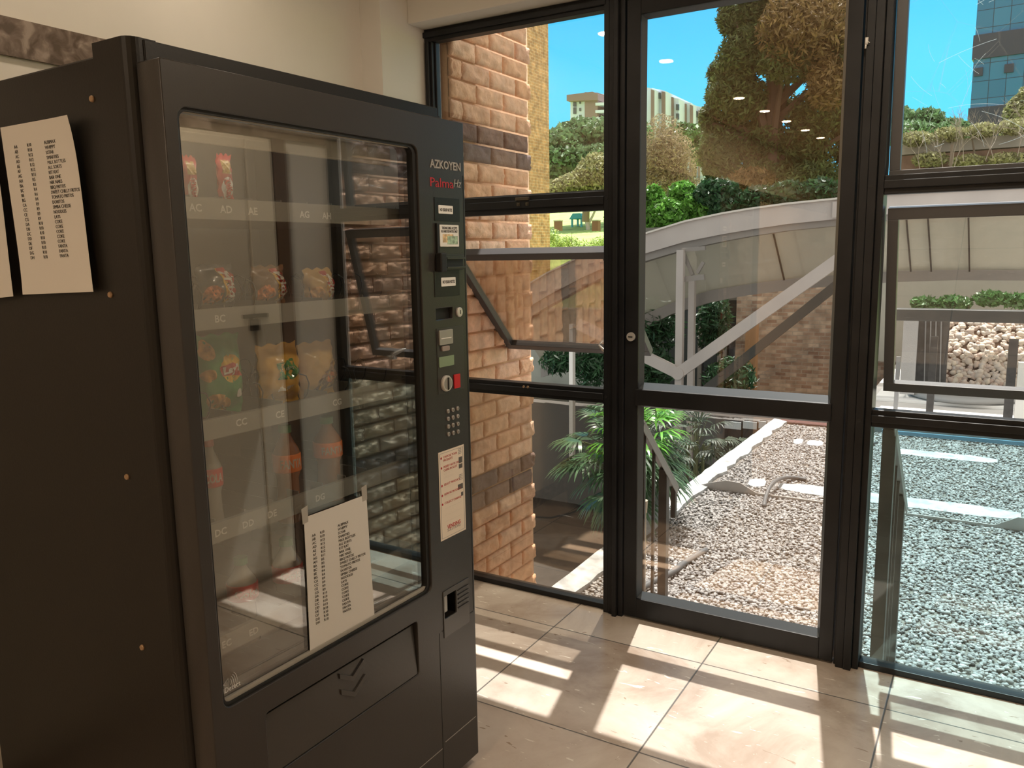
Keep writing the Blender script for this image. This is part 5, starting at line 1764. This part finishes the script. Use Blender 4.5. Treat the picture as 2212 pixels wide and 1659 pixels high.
m = MB().box(-0.03, 0.03, -0.03, 0.03, 0, 0.62)
o = m.build('fence_post', BARK)
p = at(2053, 372, Y=21.5); o.location = p
tag(o, 'single short dark post standing at the foot of the garden wall', 'post')

# playground glimpsed in the open gap
TEAL = M('teal_plastic', (0.05, 0.38, 0.42), 0.4)
DKBLUE = M('dark_teal_plastic', (0.02, 0.13, 0.20), 0.4)
Yp = 46
p = at(1246, 512, Y=Yp)
o = empty('play_tower', (p.x, Yp, p.z))
tag(o, 'teal play tower with a pitched roof and slide on the far lawn', 'play tower')
for sx in (-0.32, 0.32):
    for sy in (0, 0.8):
        MB().box(sx - 0.05, sx + 0.05, sy - 0.05, sy + 0.05, -0.6, 1.1).build('post', TEAL, o)
MB().prism([(-0.5, -0.1, 1.1), (0.5, -0.1, 1.1), (0.25, -0.1, 1.45), (-0.25, -0.1, 1.45)], (0, 1.0, 0)).build('roof', TEAL, o, bevel=0.03)
MB().box(-0.35, 0.35, 0, 0.8, 0.15, 0.25).build('platform', DKBLUE, o)
MB().box(-0.32, 0.32, -0.03, 0.0, 0.25, 0.6).build('safety_panel', DKBLUE, o, bevel=0.02)
m = MB(); m.prism([(-0.35, 0.0, 0.25), (-1.5, -0.4, -0.5), (-1.5, -0.4, -0.62), (-0.35, 0, 0.13)], (0, 0.4, 0))
m.build('slide', TEAL, o, bevel=0.02)
for i, (x, lb) in enumerate(((1206, 'brown square litter bin left of the teal play tower'), (1288, 'brown square litter bin right of the teal play tower'))):
    p = at(x, 497, Y=38)
    o = empty('litter_bin', p)
    tag(o, lb, 'bin', 'litter bins on the lawn')
    MB().box(-0.17, 0.17, -0.17, 0.17, -0.05, 0.45).build('bin_body', M('brown_boards', (0.20, 0.09, 0.06), 0.7) if i == 0 else bpy.data.materials['brown_boards'], o, bevel=0.01)
    MB().box(-0.19, 0.19, -0.19, 0.19, 0.45, 0.50).build('bin_lid', CONC, o)
bl = [blob(1210, 530, 24, 20, 26), blob(1250, 535, 30, 18, 26), blob(1300, 528, 26, 20, 26), blob(1230, 520, 20, 12, 26), blob(1190, 515, 20, 26, 26)]
tree('leafy_bush', 'light feathery bush in front of the play lawn, seen in the open window gap', bl, 3200, 0.055, leaf_mat('lime_leaves', (0.34, 0.46, 0.14), 0.5), 0.03, BARK, 41, cat='bush', shell=0.95, aspect=0.3)
p = at(1270, 505, Y=44)
o = empty('lawn_tree', (p.x, 44, p.z - 0.4)); tag(o, 'slanting pale trunk of a tree on the far lawn', 'tree')
MB().tube([(0.1, 0, 0), (0, 0, 0.8), (-0.15, 0, 1.4), (0.3, 0, 2.2)], [0.16, 0.13, 0.12, 0.08], 8).tube([(0, 0, 0.9), (0.35, 0, 1.5), (0.6, 0, 2.0)], [0.09, 0.07, 0.05], 6).build('trunk', M('pale_bark', (0.46, 0.42, 0.36), 0.8), o)
cloud('crown', [(0, 0, 2.6, 2.2, 1.2, 0.8)], 2500, 0.14, LF_MID, o, 44)

# ------------------------------------------------------------------ arched beam, columns and the building behind
TAUPE = M('taupe_painted_steel', (0.44, 0.395, 0.365), 0.55, var=0.08, vscale=2)
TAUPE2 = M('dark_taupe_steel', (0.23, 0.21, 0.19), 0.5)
SHEETG = M('grey_green_panel', (0.36, 0.35, 0.30), 0.6, var=0.06, vscale=1)
YA = 12.0
arch = empty('arched_canopy', (0, YA, 0))
tag(arch, 'long arched taupe steel canopy curving across the view beyond the gravel roof', 'canopy')


def P3(x, y, Y=YA):
    p = at(x, y, Y=Y)
    return (p.x, p.y - YA, p.z)


upper = [(1100, 640), (1180, 592), (1260, 552), (1330, 524), (1395, 505), (1480, 479), (1560, 462), (1620, 452), (1700, 441), (1810, 430), (1915, 421), (2060, 412), (2300, 402), (2500, 398)]
lower = [(1100, 690), (1180, 640), (1260, 598), (1330, 568), (1395, 547), (1480, 522), (1560, 506), (1620, 496), (1700, 484), (1810, 473), (1915, 463), (2060, 453), (2300, 443), (2500, 440)]
low2 = [(1100, 712), (1180, 662), (1260, 618), (1330, 585), (1395, 563), (1480, 538), (1560, 521), (1620, 510), (1700, 498), (1810, 487), (1915, 476), (2060, 466), (2300, 457), (2500, 454)]
soff = [(1100, 800), (1180, 775), (1260, 728), (1330, 692), (1395, 664), (1480, 636), (1560, 622), (1620, 614), (1700, 605), (1810, 597), (1915, 590), (2060, 588), (2300, 590), (2500, 592)]
soff2 = [(1100, 835), (1180, 808), (1260, 762), (1330, 724), (1395, 690), (1480, 664), (1560, 648), (1620, 640), (1700, 631), (1810, 623), (1915, 616), (2060, 612), (2300, 614), (2500, 616)]
MB().strip([P3(*p) for p in lower], [P3(*p) for p in upper], (0, 0.35, 0)).build('fascia', TAUPE, arch)
MB().strip([(p[0], p[1] - 0.04, p[2] + 0.0) for p in [P3(x, y + 1) for x, y in upper]], [(p[0], p[1] - 0.04, p[2] + 0.02) for p in [P3(*p) for p in upper]], (0, 0.5, 0)).build('flashing', M('pale_flashing', (0.62, 0.58, 0.52), 0.5), arch)
MB().strip([(p[0], p[1] + 0.05, p[2]) for p in [P3(*p) for p in low2]], [(p[0], p[1] + 0.05, p[2]) for p in [P3(*p) for p in lower]], (0, 0.25, 0)).build('gutter_beam', TAUPE2, arch)
HAZED = glass('sky_hazed_panel', (0.9, 0.9, 0.88), 0.03, haze=0.58, hazecol=(0.50, 0.485, 0.42))  # sky reflection on the panels put in as an even haze colour
MB().strip([(p[0], p[1] + 1.2, p[2]) for p in [P3(*p) for p in soff]], [(p[0], p[1] + 0.30, p[2] + 0.10) for p in [P3(*p) for p in low2]], (0, 0.05, 0)).build('infill_panel', HAZED, arch)
MB().strip([(p[0], p[1] + 1.15, p[2]) for p in [P3(*p) for p in soff2]], [(p[0], p[1] + 1.15, p[2]) for p in [P3(*p) for p in soff]], (0, 0.3, 0)).build('lower_beam', TAUPE2, arch)
m = MB()
for x in (1657, 1952, 2000, 2090):
    a = P3(x, 500 if x < 1800 else 470); b = P3(x - 2, 610 if x < 1800 else 590)
    m.bar((a[0], a[1] + 0.36, a[2]), (b[0], b[1] + 1.15, b[2]), 0.02, 0.03, (0, 1, 0))
m.build('panel_joint', GASK, arch)
# rib boxes in the fascia
a = P3(1800, 436); b = P3(1820, 470)
MB().box(a[0], b[0] + 0.1, -0.05, 0.0, b[2], a[2]).build('fascia_bracket', TAUPE, arch)


def member(name, p, q, wpx, Y, depth=0.10, mat=TAUPE, parent=arch):
    A, B = P3(*p, Y), P3(*q, Y)
    s_ = (Vector(P3(p[0] + wpx, p[1], Y)) - Vector(A)).length
    return MB().bar(A, B, s_, depth, (0, 1, 0)).build(name, mat, parent)


member('column', (1471, 540), (1464, 1030), 15, YA - 0.25)
member('column', (1497, 530), (1489, 1030), 13, YA + 0.9)
MB().bar(P3(1474, 604, YA - 0.2), P3(1522, 598, YA - 0.2), 0.06, 0.08).bar(P3(1474, 540, YA - 0.2), P3(1524, 536, YA - 0.2), 0.06, 0.06).build('bracket_arm', TAUPE2, arch)
MB().bar(P3(1476, 545, YA - 0.15), P3(1496, 594, YA - 0.15), 0.05, 0.05).bar(P3(1520, 566, YA - 0.15), P3(1506, 590, YA - 0.15), 0.05, 0.05).build('bracket_brace', TAUPE2, arch)
member('diagonal_strut', (1466, 806), (1900, 498), 23, YA - 0.3)
member('diagonal_strut', (1466, 806), (1250, 700), 23, YA - 0.3)
MB().lathe([(0.095, -0.06), (0.095, 0.06)], P3(1466, 806, YA - 0.3), 20, 'y').build('node_plate', TAUPE, arch)
member('back_strut', (1520, 845), (1880, 558), 18, YA + 0.7, mat=M('shaded_steel', (0.06, 0.058, 0.05), 0.6))  # shadow on the back beam put into its dark colour
member('column', (1236, 700), (1236, 1000), 8, YA - 0.1, mat=M('white_painted_steel', (0.72, 0.70, 0.66), 0.5))

# perforated beam
m = MB()
Yb = 11.0
A, B = at(1470, 872, Y=Yb), at(1700, 898, Y=Yb)
xs0, xs1, zt_, zb_ = A.x - 0.1, B.x + 0.05, A.z, at(1640, 905, Y=Yb).z
wd_ = xs1 - xs0
loops = [[(xs0, zt_), (xs0 + 0.2, zb_), (xs1 - 0.15, zb_), (xs1, zt_ - 0.02), (xs1, zt_ + 0.12), (xs0, zt_ + 0.12)]]
r_ = (zt_ - zb_ + 0.1) * 0.34
for i in range(6):
    cx = xs0 + 0.28 + (wd_ - 0.5) * i / 5
    loops.append([(cx + r_ * math.cos(t * D2R), (zt_ + zb_) / 2 + 0.045 + r_ * math.sin(t * D2R)) for t in range(0, 360, 20)])
me = plate(loops, -0.02, 0.02)
for v in me.vertices:
    p = v.co.copy(); v.co = (p.y, p.x + Yb, p.z)
o = link('perforated_beam', me, TAUPE)
tag(o, 'taupe steel beam with a row of round holes just under the door middle rail', 'beam')

# brick building behind the canopy
Yk = 16.0
a, b = at(1590, 700, Y=Yk), at(1845, 700, Y=Yk)
bb = empty('brick_building', (a.x, Yk, -3.2))
tag(bb, 'mottled brown brick building standing in the shade behind the arched canopy', 'building')
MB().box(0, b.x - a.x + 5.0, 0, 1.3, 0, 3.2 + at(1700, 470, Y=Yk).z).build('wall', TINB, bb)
DGL = M('dark_window_glass', (0.02, 0.025, 0.03), 0.1, spec=0.6)
c = at(1505, 640, Y=Yk)
MB().box(c.x - a.x - 0.8, -0.02, 0.3, 0.5, 0.3, 3.2 + at(1540, 650, Y=Yk).z).build('window', DGL, bb)
m = MB()
for x in (1505, 1548, 1560):
    q = at(x, 700, Y=Yk); m.box(q.x - a.x - 0.04, q.x - a.x + 0.04, 0.22, 0.34, 0.3, 3.2 + at(1540, 650, Y=Yk).z)
m.build('window_frame', TAUPE2, bb)
p = at(1622, 800, Y=Yk - 0.6)
q0_ = at(1345, 600, Y=Yk + 0.4); q1_ = at(1600, 545, Y=Yk + 0.4)
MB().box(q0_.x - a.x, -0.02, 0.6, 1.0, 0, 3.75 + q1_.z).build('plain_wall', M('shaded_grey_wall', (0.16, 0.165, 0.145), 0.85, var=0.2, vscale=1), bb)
cp = MB().box(-0.1, 0.1, -0.1, 0.1, -2, 1.0).build('timber_post', M('orange_timber', (0.46, 0.25, 0.12), 0.6))
cp.location = (p.x, Yk - 0.6, p.z - 0.1)
tag(cp, 'orange timber post against the mottled brick wall beyond the diagonal strut', 'post')

# glazed lower storey behind the gravel kerb
Yw = 13.0
gb = empty('glazed_block', (0, Yw, -3.2))
tag(gb, 'dark glazed lower storey beyond the kerb, below the perforated beam', 'building')
xa, xb = at(1180, 900, Y=Yw).x, at(1725, 900, Y=Yw).x
MB().box(xa - 2, xb + 4, 0.2, 0.5, 0, 3.2 + at(1500, 905, Y=Yw).z).build('wall', M('dark_grey_wall', (0.14, 0.135, 0.13), 0.8), gb)  # even dark grey base colour
for (x0, x1) in ((1560, 1596), (1600, 1630), (1634, 1650)):
    c0, c1 = at(x0, 960, Y=Yw), at(x1, 960, Y=Yw)
    w_ = MB().box(c0.x, c1.x, 0.12, 0.2, 3.2 + at(x0, 1040, Y=Yw).z, 3.2 + at(x0, 912, Y=Yw).z).build('window', DGL, gb)
    MB().box(c0.x, c1.x, 0.10, 0.12, 3.2 + at(x0, 912, Y=Yw).z - 0.12, 3.2 + at(x0, 912, Y=Yw).z).build('blind_strip', M('pale_blind', (0.6, 0.66, 0.68), 0.6) if not bpy.data.materials.get('pale_blind') else bpy.data.materials['pale_blind'], w_)  # pale strip across the head of the window
MB().box(at(1672, 915, Y=Yw - 0.4).x, xb + 4, -0.4, 0.2, 3.2 + at(1720, 925, Y=Yw).z - 0.4, 3.2 + at(1720, 905, Y=Yw).z).build('red_parapet', M('maroon_brick', (0.09, 0.035, 0.035), 0.85, var=0.3, vscale=10), gb)
# retaining wall in the courtyard at left (green-grey), shrubs in front
m = MB().box(-14, -5.4, 14.2, 14.5, -3.2, 0.4)
tag(m.build('courtyard_wall', M('grey_green_render', (0.26, 0.28, 0.25), 0.8, var=0.15, vscale=2)), 'grey-green rendered courtyard wall seen under the open left sash', 'wall')
bl = [blob(1210, 780, 40, 26, 12.8), blob(1280, 800, 36, 36, 12.9), blob(1420, 700, 60, 60, 13.6), blob(1400, 800, 60, 50, 13), blob(1540, 700, 40, 70, 14.5), blob(1580, 820, 60, 50, 14.0), blob(1300, 760, 50, 30, 13.4)]
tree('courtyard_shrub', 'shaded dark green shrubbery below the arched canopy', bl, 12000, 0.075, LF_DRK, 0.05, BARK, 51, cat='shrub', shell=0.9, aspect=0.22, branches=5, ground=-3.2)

# ------------------------------------------------------------------ fan palms by the kerb
PALM_L = leaf_mat('glossy_palm_leaf', (0.07, 0.14, 0.07), 0.28, 0.5, 0.12)
PALM_B = leaf_mat('bright_palm_leaf', (0.14, 0.40, 0.05), 0.3, 0.4, 0.3)  # brighter green, given to fans pointing up and to the right


def fan_palm(base, cz, rad, n, seed, label, mats, leaf=0.26, ground=-3.2):
    r_ = random.Random(seed)
    o = empty('fan_palm', (base[0], base[1], ground))
    tag(o, label, 'palm')
    st_, fans = MB(), [[[], []] for _ in mats]
    for i in range(5):
        a = r_.uniform(0, 6.28)
        st_.tube([(0.12 * math.cos(a), 0.12 * math.sin(a), 0), (0.08 * math.cos(a), 0.08 * math.sin(a), (cz - ground) * 0.5), (rad * 0.2 * math.cos(a), rad * 0.2 * math.sin(a), cz - ground)], [0.03, 0.024, 0.018], 6)
    for i in range(n):
        d = Vector((r_.gauss(0, 1), r_.gauss(0, 1), r_.gauss(0.15, 0.9))).normalized()
        rr = rad * r_.uniform(0.35, 1.0)
        c = Vector((0, 0, cz - ground)) + Vector((d.x * rr, d.y * rr, d.z * rr * 1.05))
        root = Vector((d.x * rad * 0.15, d.y * rad * 0.15, cz - ground - 0.15 + d.z * 0.2))
        st_.tube([root, root.lerp(c, 0.55) + Vector((0, 0, 0.05)), c], [0.005, 0.004, 0.003], 4, cap=False)
        k = 1 if (len(mats) > 1 and d.z > 0.35 and d.x > -0.1) else 0
        V, Fc = fans[k]
        out_ = Vector((d.x, d.y, d.z * 0.6 - 0.15)).normalized()
        sd_ = out_.cross(Vector((0, 0, 1)))
        sd_ = sd_.normalized() if sd_.length > 0.1 else Vector((1, 0, 0))
        nf = r_.randint(9, 14)
        L_ = leaf * r_.uniform(0.75, 1.15)
        for j in range(nf):
            a = (-1.25 + 2.5 * j / (nf - 1)) + r_.uniform(-.06, .06)
            dd = (out_ * math.cos(a) + sd_ * math.sin(a)).normalized()
            ln = L_ * (1 - 0.25 * abs(a) / 1.25)
            up_ = sd_.cross(out_)
            wv = dd.cross(up_).normalized() * 0.0095
            p0 = c; p1 = c + dd * ln * 0.5 + Vector((0, 0, 0.008)); p2_ = c + dd * ln * 0.82 - Vector((0, 0, ln * 0.10)); p3 = c + dd * ln - Vector((0, 0, ln * 0.26))
            b = len(V)
            for p_, w__ in ((p0, 0.35), (p1, 1.0), (p2_, 0.8), (p3, 0.1)):
                V.append(tuple(p_ - wv * w__)); V.append(tuple(p_ + wv * w__))
            Fc += [(b, b + 1, b + 3, b + 2), (b + 2, b + 3, b + 5, b + 4), (b + 4, b + 5, b + 7, b + 6)]
    st_.build('stems', M('palm_stem', (0.12, 0.13, 0.06), 0.7) if not bpy.data.materials.get('palm_stem') else bpy.data.materials['palm_stem'], o, fix=False)
    for k, (V, Fc) in enumerate(fans):
        if V:
            np_mesh('fronds', np.array(V), np.array(Fc), mats[k], o)
    return o


c = at(1345, 990, Y=5.6)
fan_palm((c.x, 5.6), c.z + 0.02, 0.42, 120, 3, 'fan palm with glossy narrow leaves growing between brick pier and gravel kerb', [PALM_L, PALM_B])
c = at(1520, 960, Y=9.0)
fan_palm((c.x - 0.1, 9.0), c.z, 0.5, 60, 6, 'darker fan palm beyond the first, left of the kerb', [leaf_mat('dark_palm_leaf', (0.05, 0.075, 0.05), 0.5, 0.4, 0.1)])  # darker leaf colour for the second palm

# ------------------------------------------------------------------ terrace beyond the right bay
LSTONE = M('light_terrace_stone', (0.62, 0.60, 0.57), 0.7, var=0.08, vscale=3)
GRN = M('green_roof_edge', (0.18, 0.22, 0.23), 0.5, bump=0.2, bscale=30)
zf = at(2050, 945, Z=GZ)
m = MB().box(-1.28, 2.6, Yfar - 0.04, Yfar + 0.16, GZ - 0.3, GZ + 0.13)
tag(m.build('roof_upstand', GRN, bevel=0.004), 'low dark upstand closing the far edge of the gravel roof', 'kerb')
m = MB().box(-1.0, 2.6, Yfar - 0.16, Yfar - 0.13, GZ + 0.02, GZ + 0.06)
tag(m.build('drain_pipe', M('blue_grey_pipe', (0.10, 0.24, 0.34), 0.4)), 'thin blue-grey pipe along the far edge of the gravel', 'pipe')
YT = 11.2
TZ = at(2050, 880, Y=YT).z
tag(MB().box(-1.4, 3.5, Yfar + 0.2, 15.5, TZ - 0.3, TZ).build('far_terrace', LSTONE), **st)
# round planter on a slab
p = at(2080, 866, Y=11.8)
o = empty('round_planter', (p.x, 11.8, TZ))
tag(o, 'low round grey planter ring on the pale slab below the open right sash', 'planter')
MB().box(-1.0, 0.85, -0.5, 0.6, 0, 0.04).build('base_slab', M('white_slab', (0.8, 0.8, 0.78), 0.6), o, bevel=0.005)
MB().lathe([(0.60, 0.04), (0.66, 0.07), (0.60, 0.11), (0.45, 0.12), (0.43, 0.06)], (0, 0.05, 0), 36).build('ring', M('grey_ring', (0.30, 0.30, 0.29), 0.7), o, smooth=True)
# dark posts and pale post
for i, (x, w, mt, lb) in enumerate(((2010, 0.075, STEELP, 'dark square post under the open right sash, left one'), (2180, 0.09, STEELP, 'dark square post under the open right sash, right one'), (1936, 0.045, GREYP, 'slim grey post at the left end of the far terrace'), (2205, 0.10, STEELW, 'pale post at the right edge under the open sash'))):
    p = at(x, 860, Y=10.4)
    o = MB().box(-w / 2, w / 2, -w / 2, w / 2, 0, 1.0 if i < 2 else 0.75).build('terrace_post', mt)
    o.location = (p.x, 10.4, TZ - 0.05)
    tag(o, lb, 'post')
# beam on the posts, diamond plate, cobble bank behind
p0, p1 = at(1925, 690, Y=10.4), at(2400, 695, Y=10.4)
m = MB().box(p0.x, p1.x, 10.3, 10.5, at(2060, 694, Y=10.4).z, at(2060, 668, Y=10.4).z)
tag(m.build('dark_beam', M('dark_beam_paint', (0.05, 0.055, 0.055), 0.35), bevel=0.01), 'dark horizontal beam over the cobbled bank behind the open right sash', 'beam')
CB0, CB1 = at(2020, 845, Y=13.0), at(2500, 690, Y=13.9)
COBB = stone_mat('cobble', [(0.52, 0.42, 0.34), (0.68, 0.60, 0.52), (0.48, 0.36, 0.30), (0.72, 0.62, 0.50), (0.56, 0.50, 0.46)])
# sloping bank: local plane leaning back
zb0 = at(2080, 850, Y=12.6).z
zb1 = at(2080, 688, Y=13.6).z
slope = math.atan2(zb1 - zb0, 1.0)
x0_, x1_ = at(2025, 780, Y=13.1).x, 3.0
Lb = math.hypot(1.0, zb1 - zb0)
R_ = np.array([[1, 0, 0], [0, math.cos(slope), -math.sin(slope)], [0, math.sin(slope), math.cos(slope)]])
cbk = stones('cobble_bank', 2600, (x0_, x1_), (0.0, Lb), 0.0, 0.03, 0.055, COBB, 77, frame=(R_, np.array([0, 12.6, zb0])))
tag(cbk, 'bank of large pinkish cobbles seen through the open right sash', 'cobbles', kind='stuff')
m = MB().prism([(x0_ - 0.05, 12.62, zb0 - 0.03), (x1_, 12.62, zb0 - 0.03), (x1_, 13.62, zb1 - 0.03), (x0_ - 0.05, 13.62, zb1 - 0.03)], (0, 0.1, -0.1))
tag(m.build('earth_bank', EARTH), **st)
p0, p1 = at(1943, 850, Y=11.5), at(1985, 690, Y=11.5)
m = MB().box(0, p1.x - p0.x, -0.02, 0.02, 0, p1.z - p0.z)
o = m.build('chequer_plate', M('steel_plate', (0.42, 0.42, 0.42), 0.35, metal=0.5, bump=0.7, bscale=50)); o.location = p0
tag(o, 'upright chequered steel plate left of the cobbled bank', 'plate')
o = empty('wire_rack', at(2000, 846, Y=11.7)); tag(o, 'dark rack with thin bright rods between the steel plate and the cobbles', 'rack')
MB().box(-0.22, 0.22, 0.02, 0.06, 0, 1.05).build('rack_panel', STEELP, o)
m = MB()
for i in range(4): m.bar((-0.02 + i * 0.06, 0, 0.0), (-0.06 + i * 0.06, 0, 1.05), 0.014, 0.014)
m.build('rod', GREYP, o)
bl = [blob(1995, 655, 30, 14, 14.3), blob(2060, 655, 40, 16, 14.3), blob(2140, 645, 40, 16, 14.3), blob(2200, 650, 40, 16, 14.3)]
tree('leafy_bush', 'low green planting behind the dark beam beyond the open right sash', bl, 3500, 0.05, LF_MID, 0.02, BARK, 61, cat='bush', shell=0.9, branches=0, ground=TZ)
a, b = at(1900, 650, Y=15.4), at(2300, 650, Y=15.4)
o = empty('panelled_wall', (a.x, 15.4, TZ)); tag(o, 'taupe panelled wall with vertical joints behind the right bay', 'wall')
MB().box(0, b.x - a.x + 2, 0, 0.2, 0, at(2060, 480, Y=15.4).z - TZ).build('panels', SHEETG, o)

# ------------------------------------------------------------------ distant apartment block
APW = M('white_render', (0.66, 0.76, 0.90), 0.8)
APB = M('brown_render', (0.26, 0.19, 0.18), 0.8)
APGL = M('far_window', (0.08, 0.10, 0.12), 0.2)
YB = 105.0
ab = empty('apartment_block', (0, YB, 0))
tag(ab, 'distant white and brown apartment block on the hill behind the trees', 'building')


def PB(x, y, dy=0.0):
    p = at(x, y, Y=YB + dy)
    return (p.x, p.y - YB, p.z)


def quadb(name, pts, mat, dy=0.0, thick=10, parent=ab):
    return MB().prism([PB(x, y, dy) for x, y in pts], (0, thick, 0)).build(name, mat, parent)


quadb('wall', [(1232, 210), (1265, 208), (1265, 432), (1232, 432)], APW, 0, 12)
quadb('brown_tower', [(1263, 199), (1291, 200), (1288, 432), (1263, 432)], APB, -0.5, 12)
quadb('roof_cap', [(1224, 205), (1280, 198), (1291, 203), (1291, 216), (1224, 218)], APB, -1.0, 13)
quadb('balcony_wing', [(1285, 204), (1345, 200), (1345, 432), (1285, 432)], APW, 2, 12)
for (x0, y0, x1, y1) in ((1238, 217, 1244, 230), (1238, 232, 1244, 246), (1251, 218, 1254, 224), (1251, 233, 1254, 240), (1251, 248, 1254, 254)):
    quadb('window', [(x0, y0), (x1, y0), (x1, y1), (x0, y1)], APGL, -0.2, 0.15)
for i, y in enumerate((222, 238, 254)):
    q = quadb('balcony', [(1286, y), (1345, y - 3), (1345, y + 3), (1286, y + 6)], APW, -0.6, 2.5)
    quadb('window', [(1298, y - 13), (1312, y - 14), (1312, y - 4), (1298, y - 3)], APGL, 1.8, 0.3)
steps = [(1380, 1408, 185), (1408, 1436, 190), (1436, 1466, 207), (1466, 1492, 217), (1492, 1520, 226)]
for i, (x0, x1, y) in enumerate(steps):
    quadb('wall', [(x0, y), (x1, y + 6), (x1, 432), (x0, 432)], APW, 3 + i * 3, 12)
for i, (x0, x1, y) in enumerate(((1406, 1412, 193), (1429, 1436, 197), (1444, 1454, 208), (1472, 1482, 222), (1490, 1496, 226), (1508, 1511, 238))):
    quadb('brown_panel', [(x0, y), (x1, y + 2), (x1, 432), (x0, 432)], APB, 2.6 + [0, 3, 6, 9, 9, 12][i], 0.3)
for (x, y, k) in ((1460, 225, 6), (1460, 245, 6), (1420, 200, 3), (1500, 240, 12)):
    quadb('window', [(x, y), (x + 6, y), (x + 6, y + 13), (x, y + 13)], APGL, 2.5 + k, 0.3)

# ------------------------------------------------------------------ blue office tower
def tower_mat():
    m = bpy.data.materials.new('blue_curtain_wall'); m.use_nodes = True
    n_, l_ = m.node_tree.nodes, m.node_tree.links
    b = n_['Principled BSDF']; b.inputs['Roughness'].default_value = 0.12
    t = n_.new('ShaderNodeTexCoord'); sp = n_.new('ShaderNodeSeparateXYZ'); cb_ = n_.new('ShaderNodeCombineXYZ')
    l_.new(t.outputs['Object'], sp.inputs[0]); l_.new(sp.outputs['X'], cb_.inputs[0]); l_.new(sp.outputs['Z'], cb_.inputs[1])
    br = n_.new('ShaderNodeTexBrick'); br.offset = 0.0
    br.inputs['Scale'].default_value = 1; br.inputs['Brick Width'].default_value = 1.0; br.inputs['Row Height'].default_value = 1.15
    br.inputs['Mortar Size'].default_value = 0.022
    br.inputs['Color1'].default_value = (0.02, 0.14, 0.30, 1); br.inputs['Color2'].default_value = (0.03, 0.18, 0.36, 1); br.inputs['Mortar'].default_value = (0.01, 0.03, 0.06, 1)
    l_.new(cb_.outputs[0], br.inputs['Vector']); l_.new(br.outputs['Color'], b.inputs['Base Color'])
    return m


YO = 66.0
a = at(2092, 290, Y=YO)
ot = empty('office_tower', (a.x, YO, 0), -0.06)
tag(ot, 'tall blue glass office tower with dark horizontal bands at the top right', 'building')
zf_ = lambda y: at(2100, y, Y=YO).z
MB().box(0, 14, 0, 10, 6, 30).build('glazing', tower_mat(), ot)
DBAND = M('dark_band', (0.035, 0.04, 0.07), 0.4)
MB().box(-0.1, 14.1, -0.15, 10, zf_(130), zf_(78)).build('dark_band', DBAND, ot)
MB().box(-0.1, 14.1, -0.15, 10, 5, zf_(234)).build('dark_band', DBAND, ot)
for (x0, y0, x1, y1) in ((2104, 146, 2124, 166), (2169, 138, 2191, 159)):
    c0, c1 = at(x0, y1, Y=YO), at(x1, y0, Y=YO)
    MB().box(c0.x - a.x, c1.x - a.x, -0.12, -0.02, c0.z, c1.z).build('open_window', DBAND, ot)
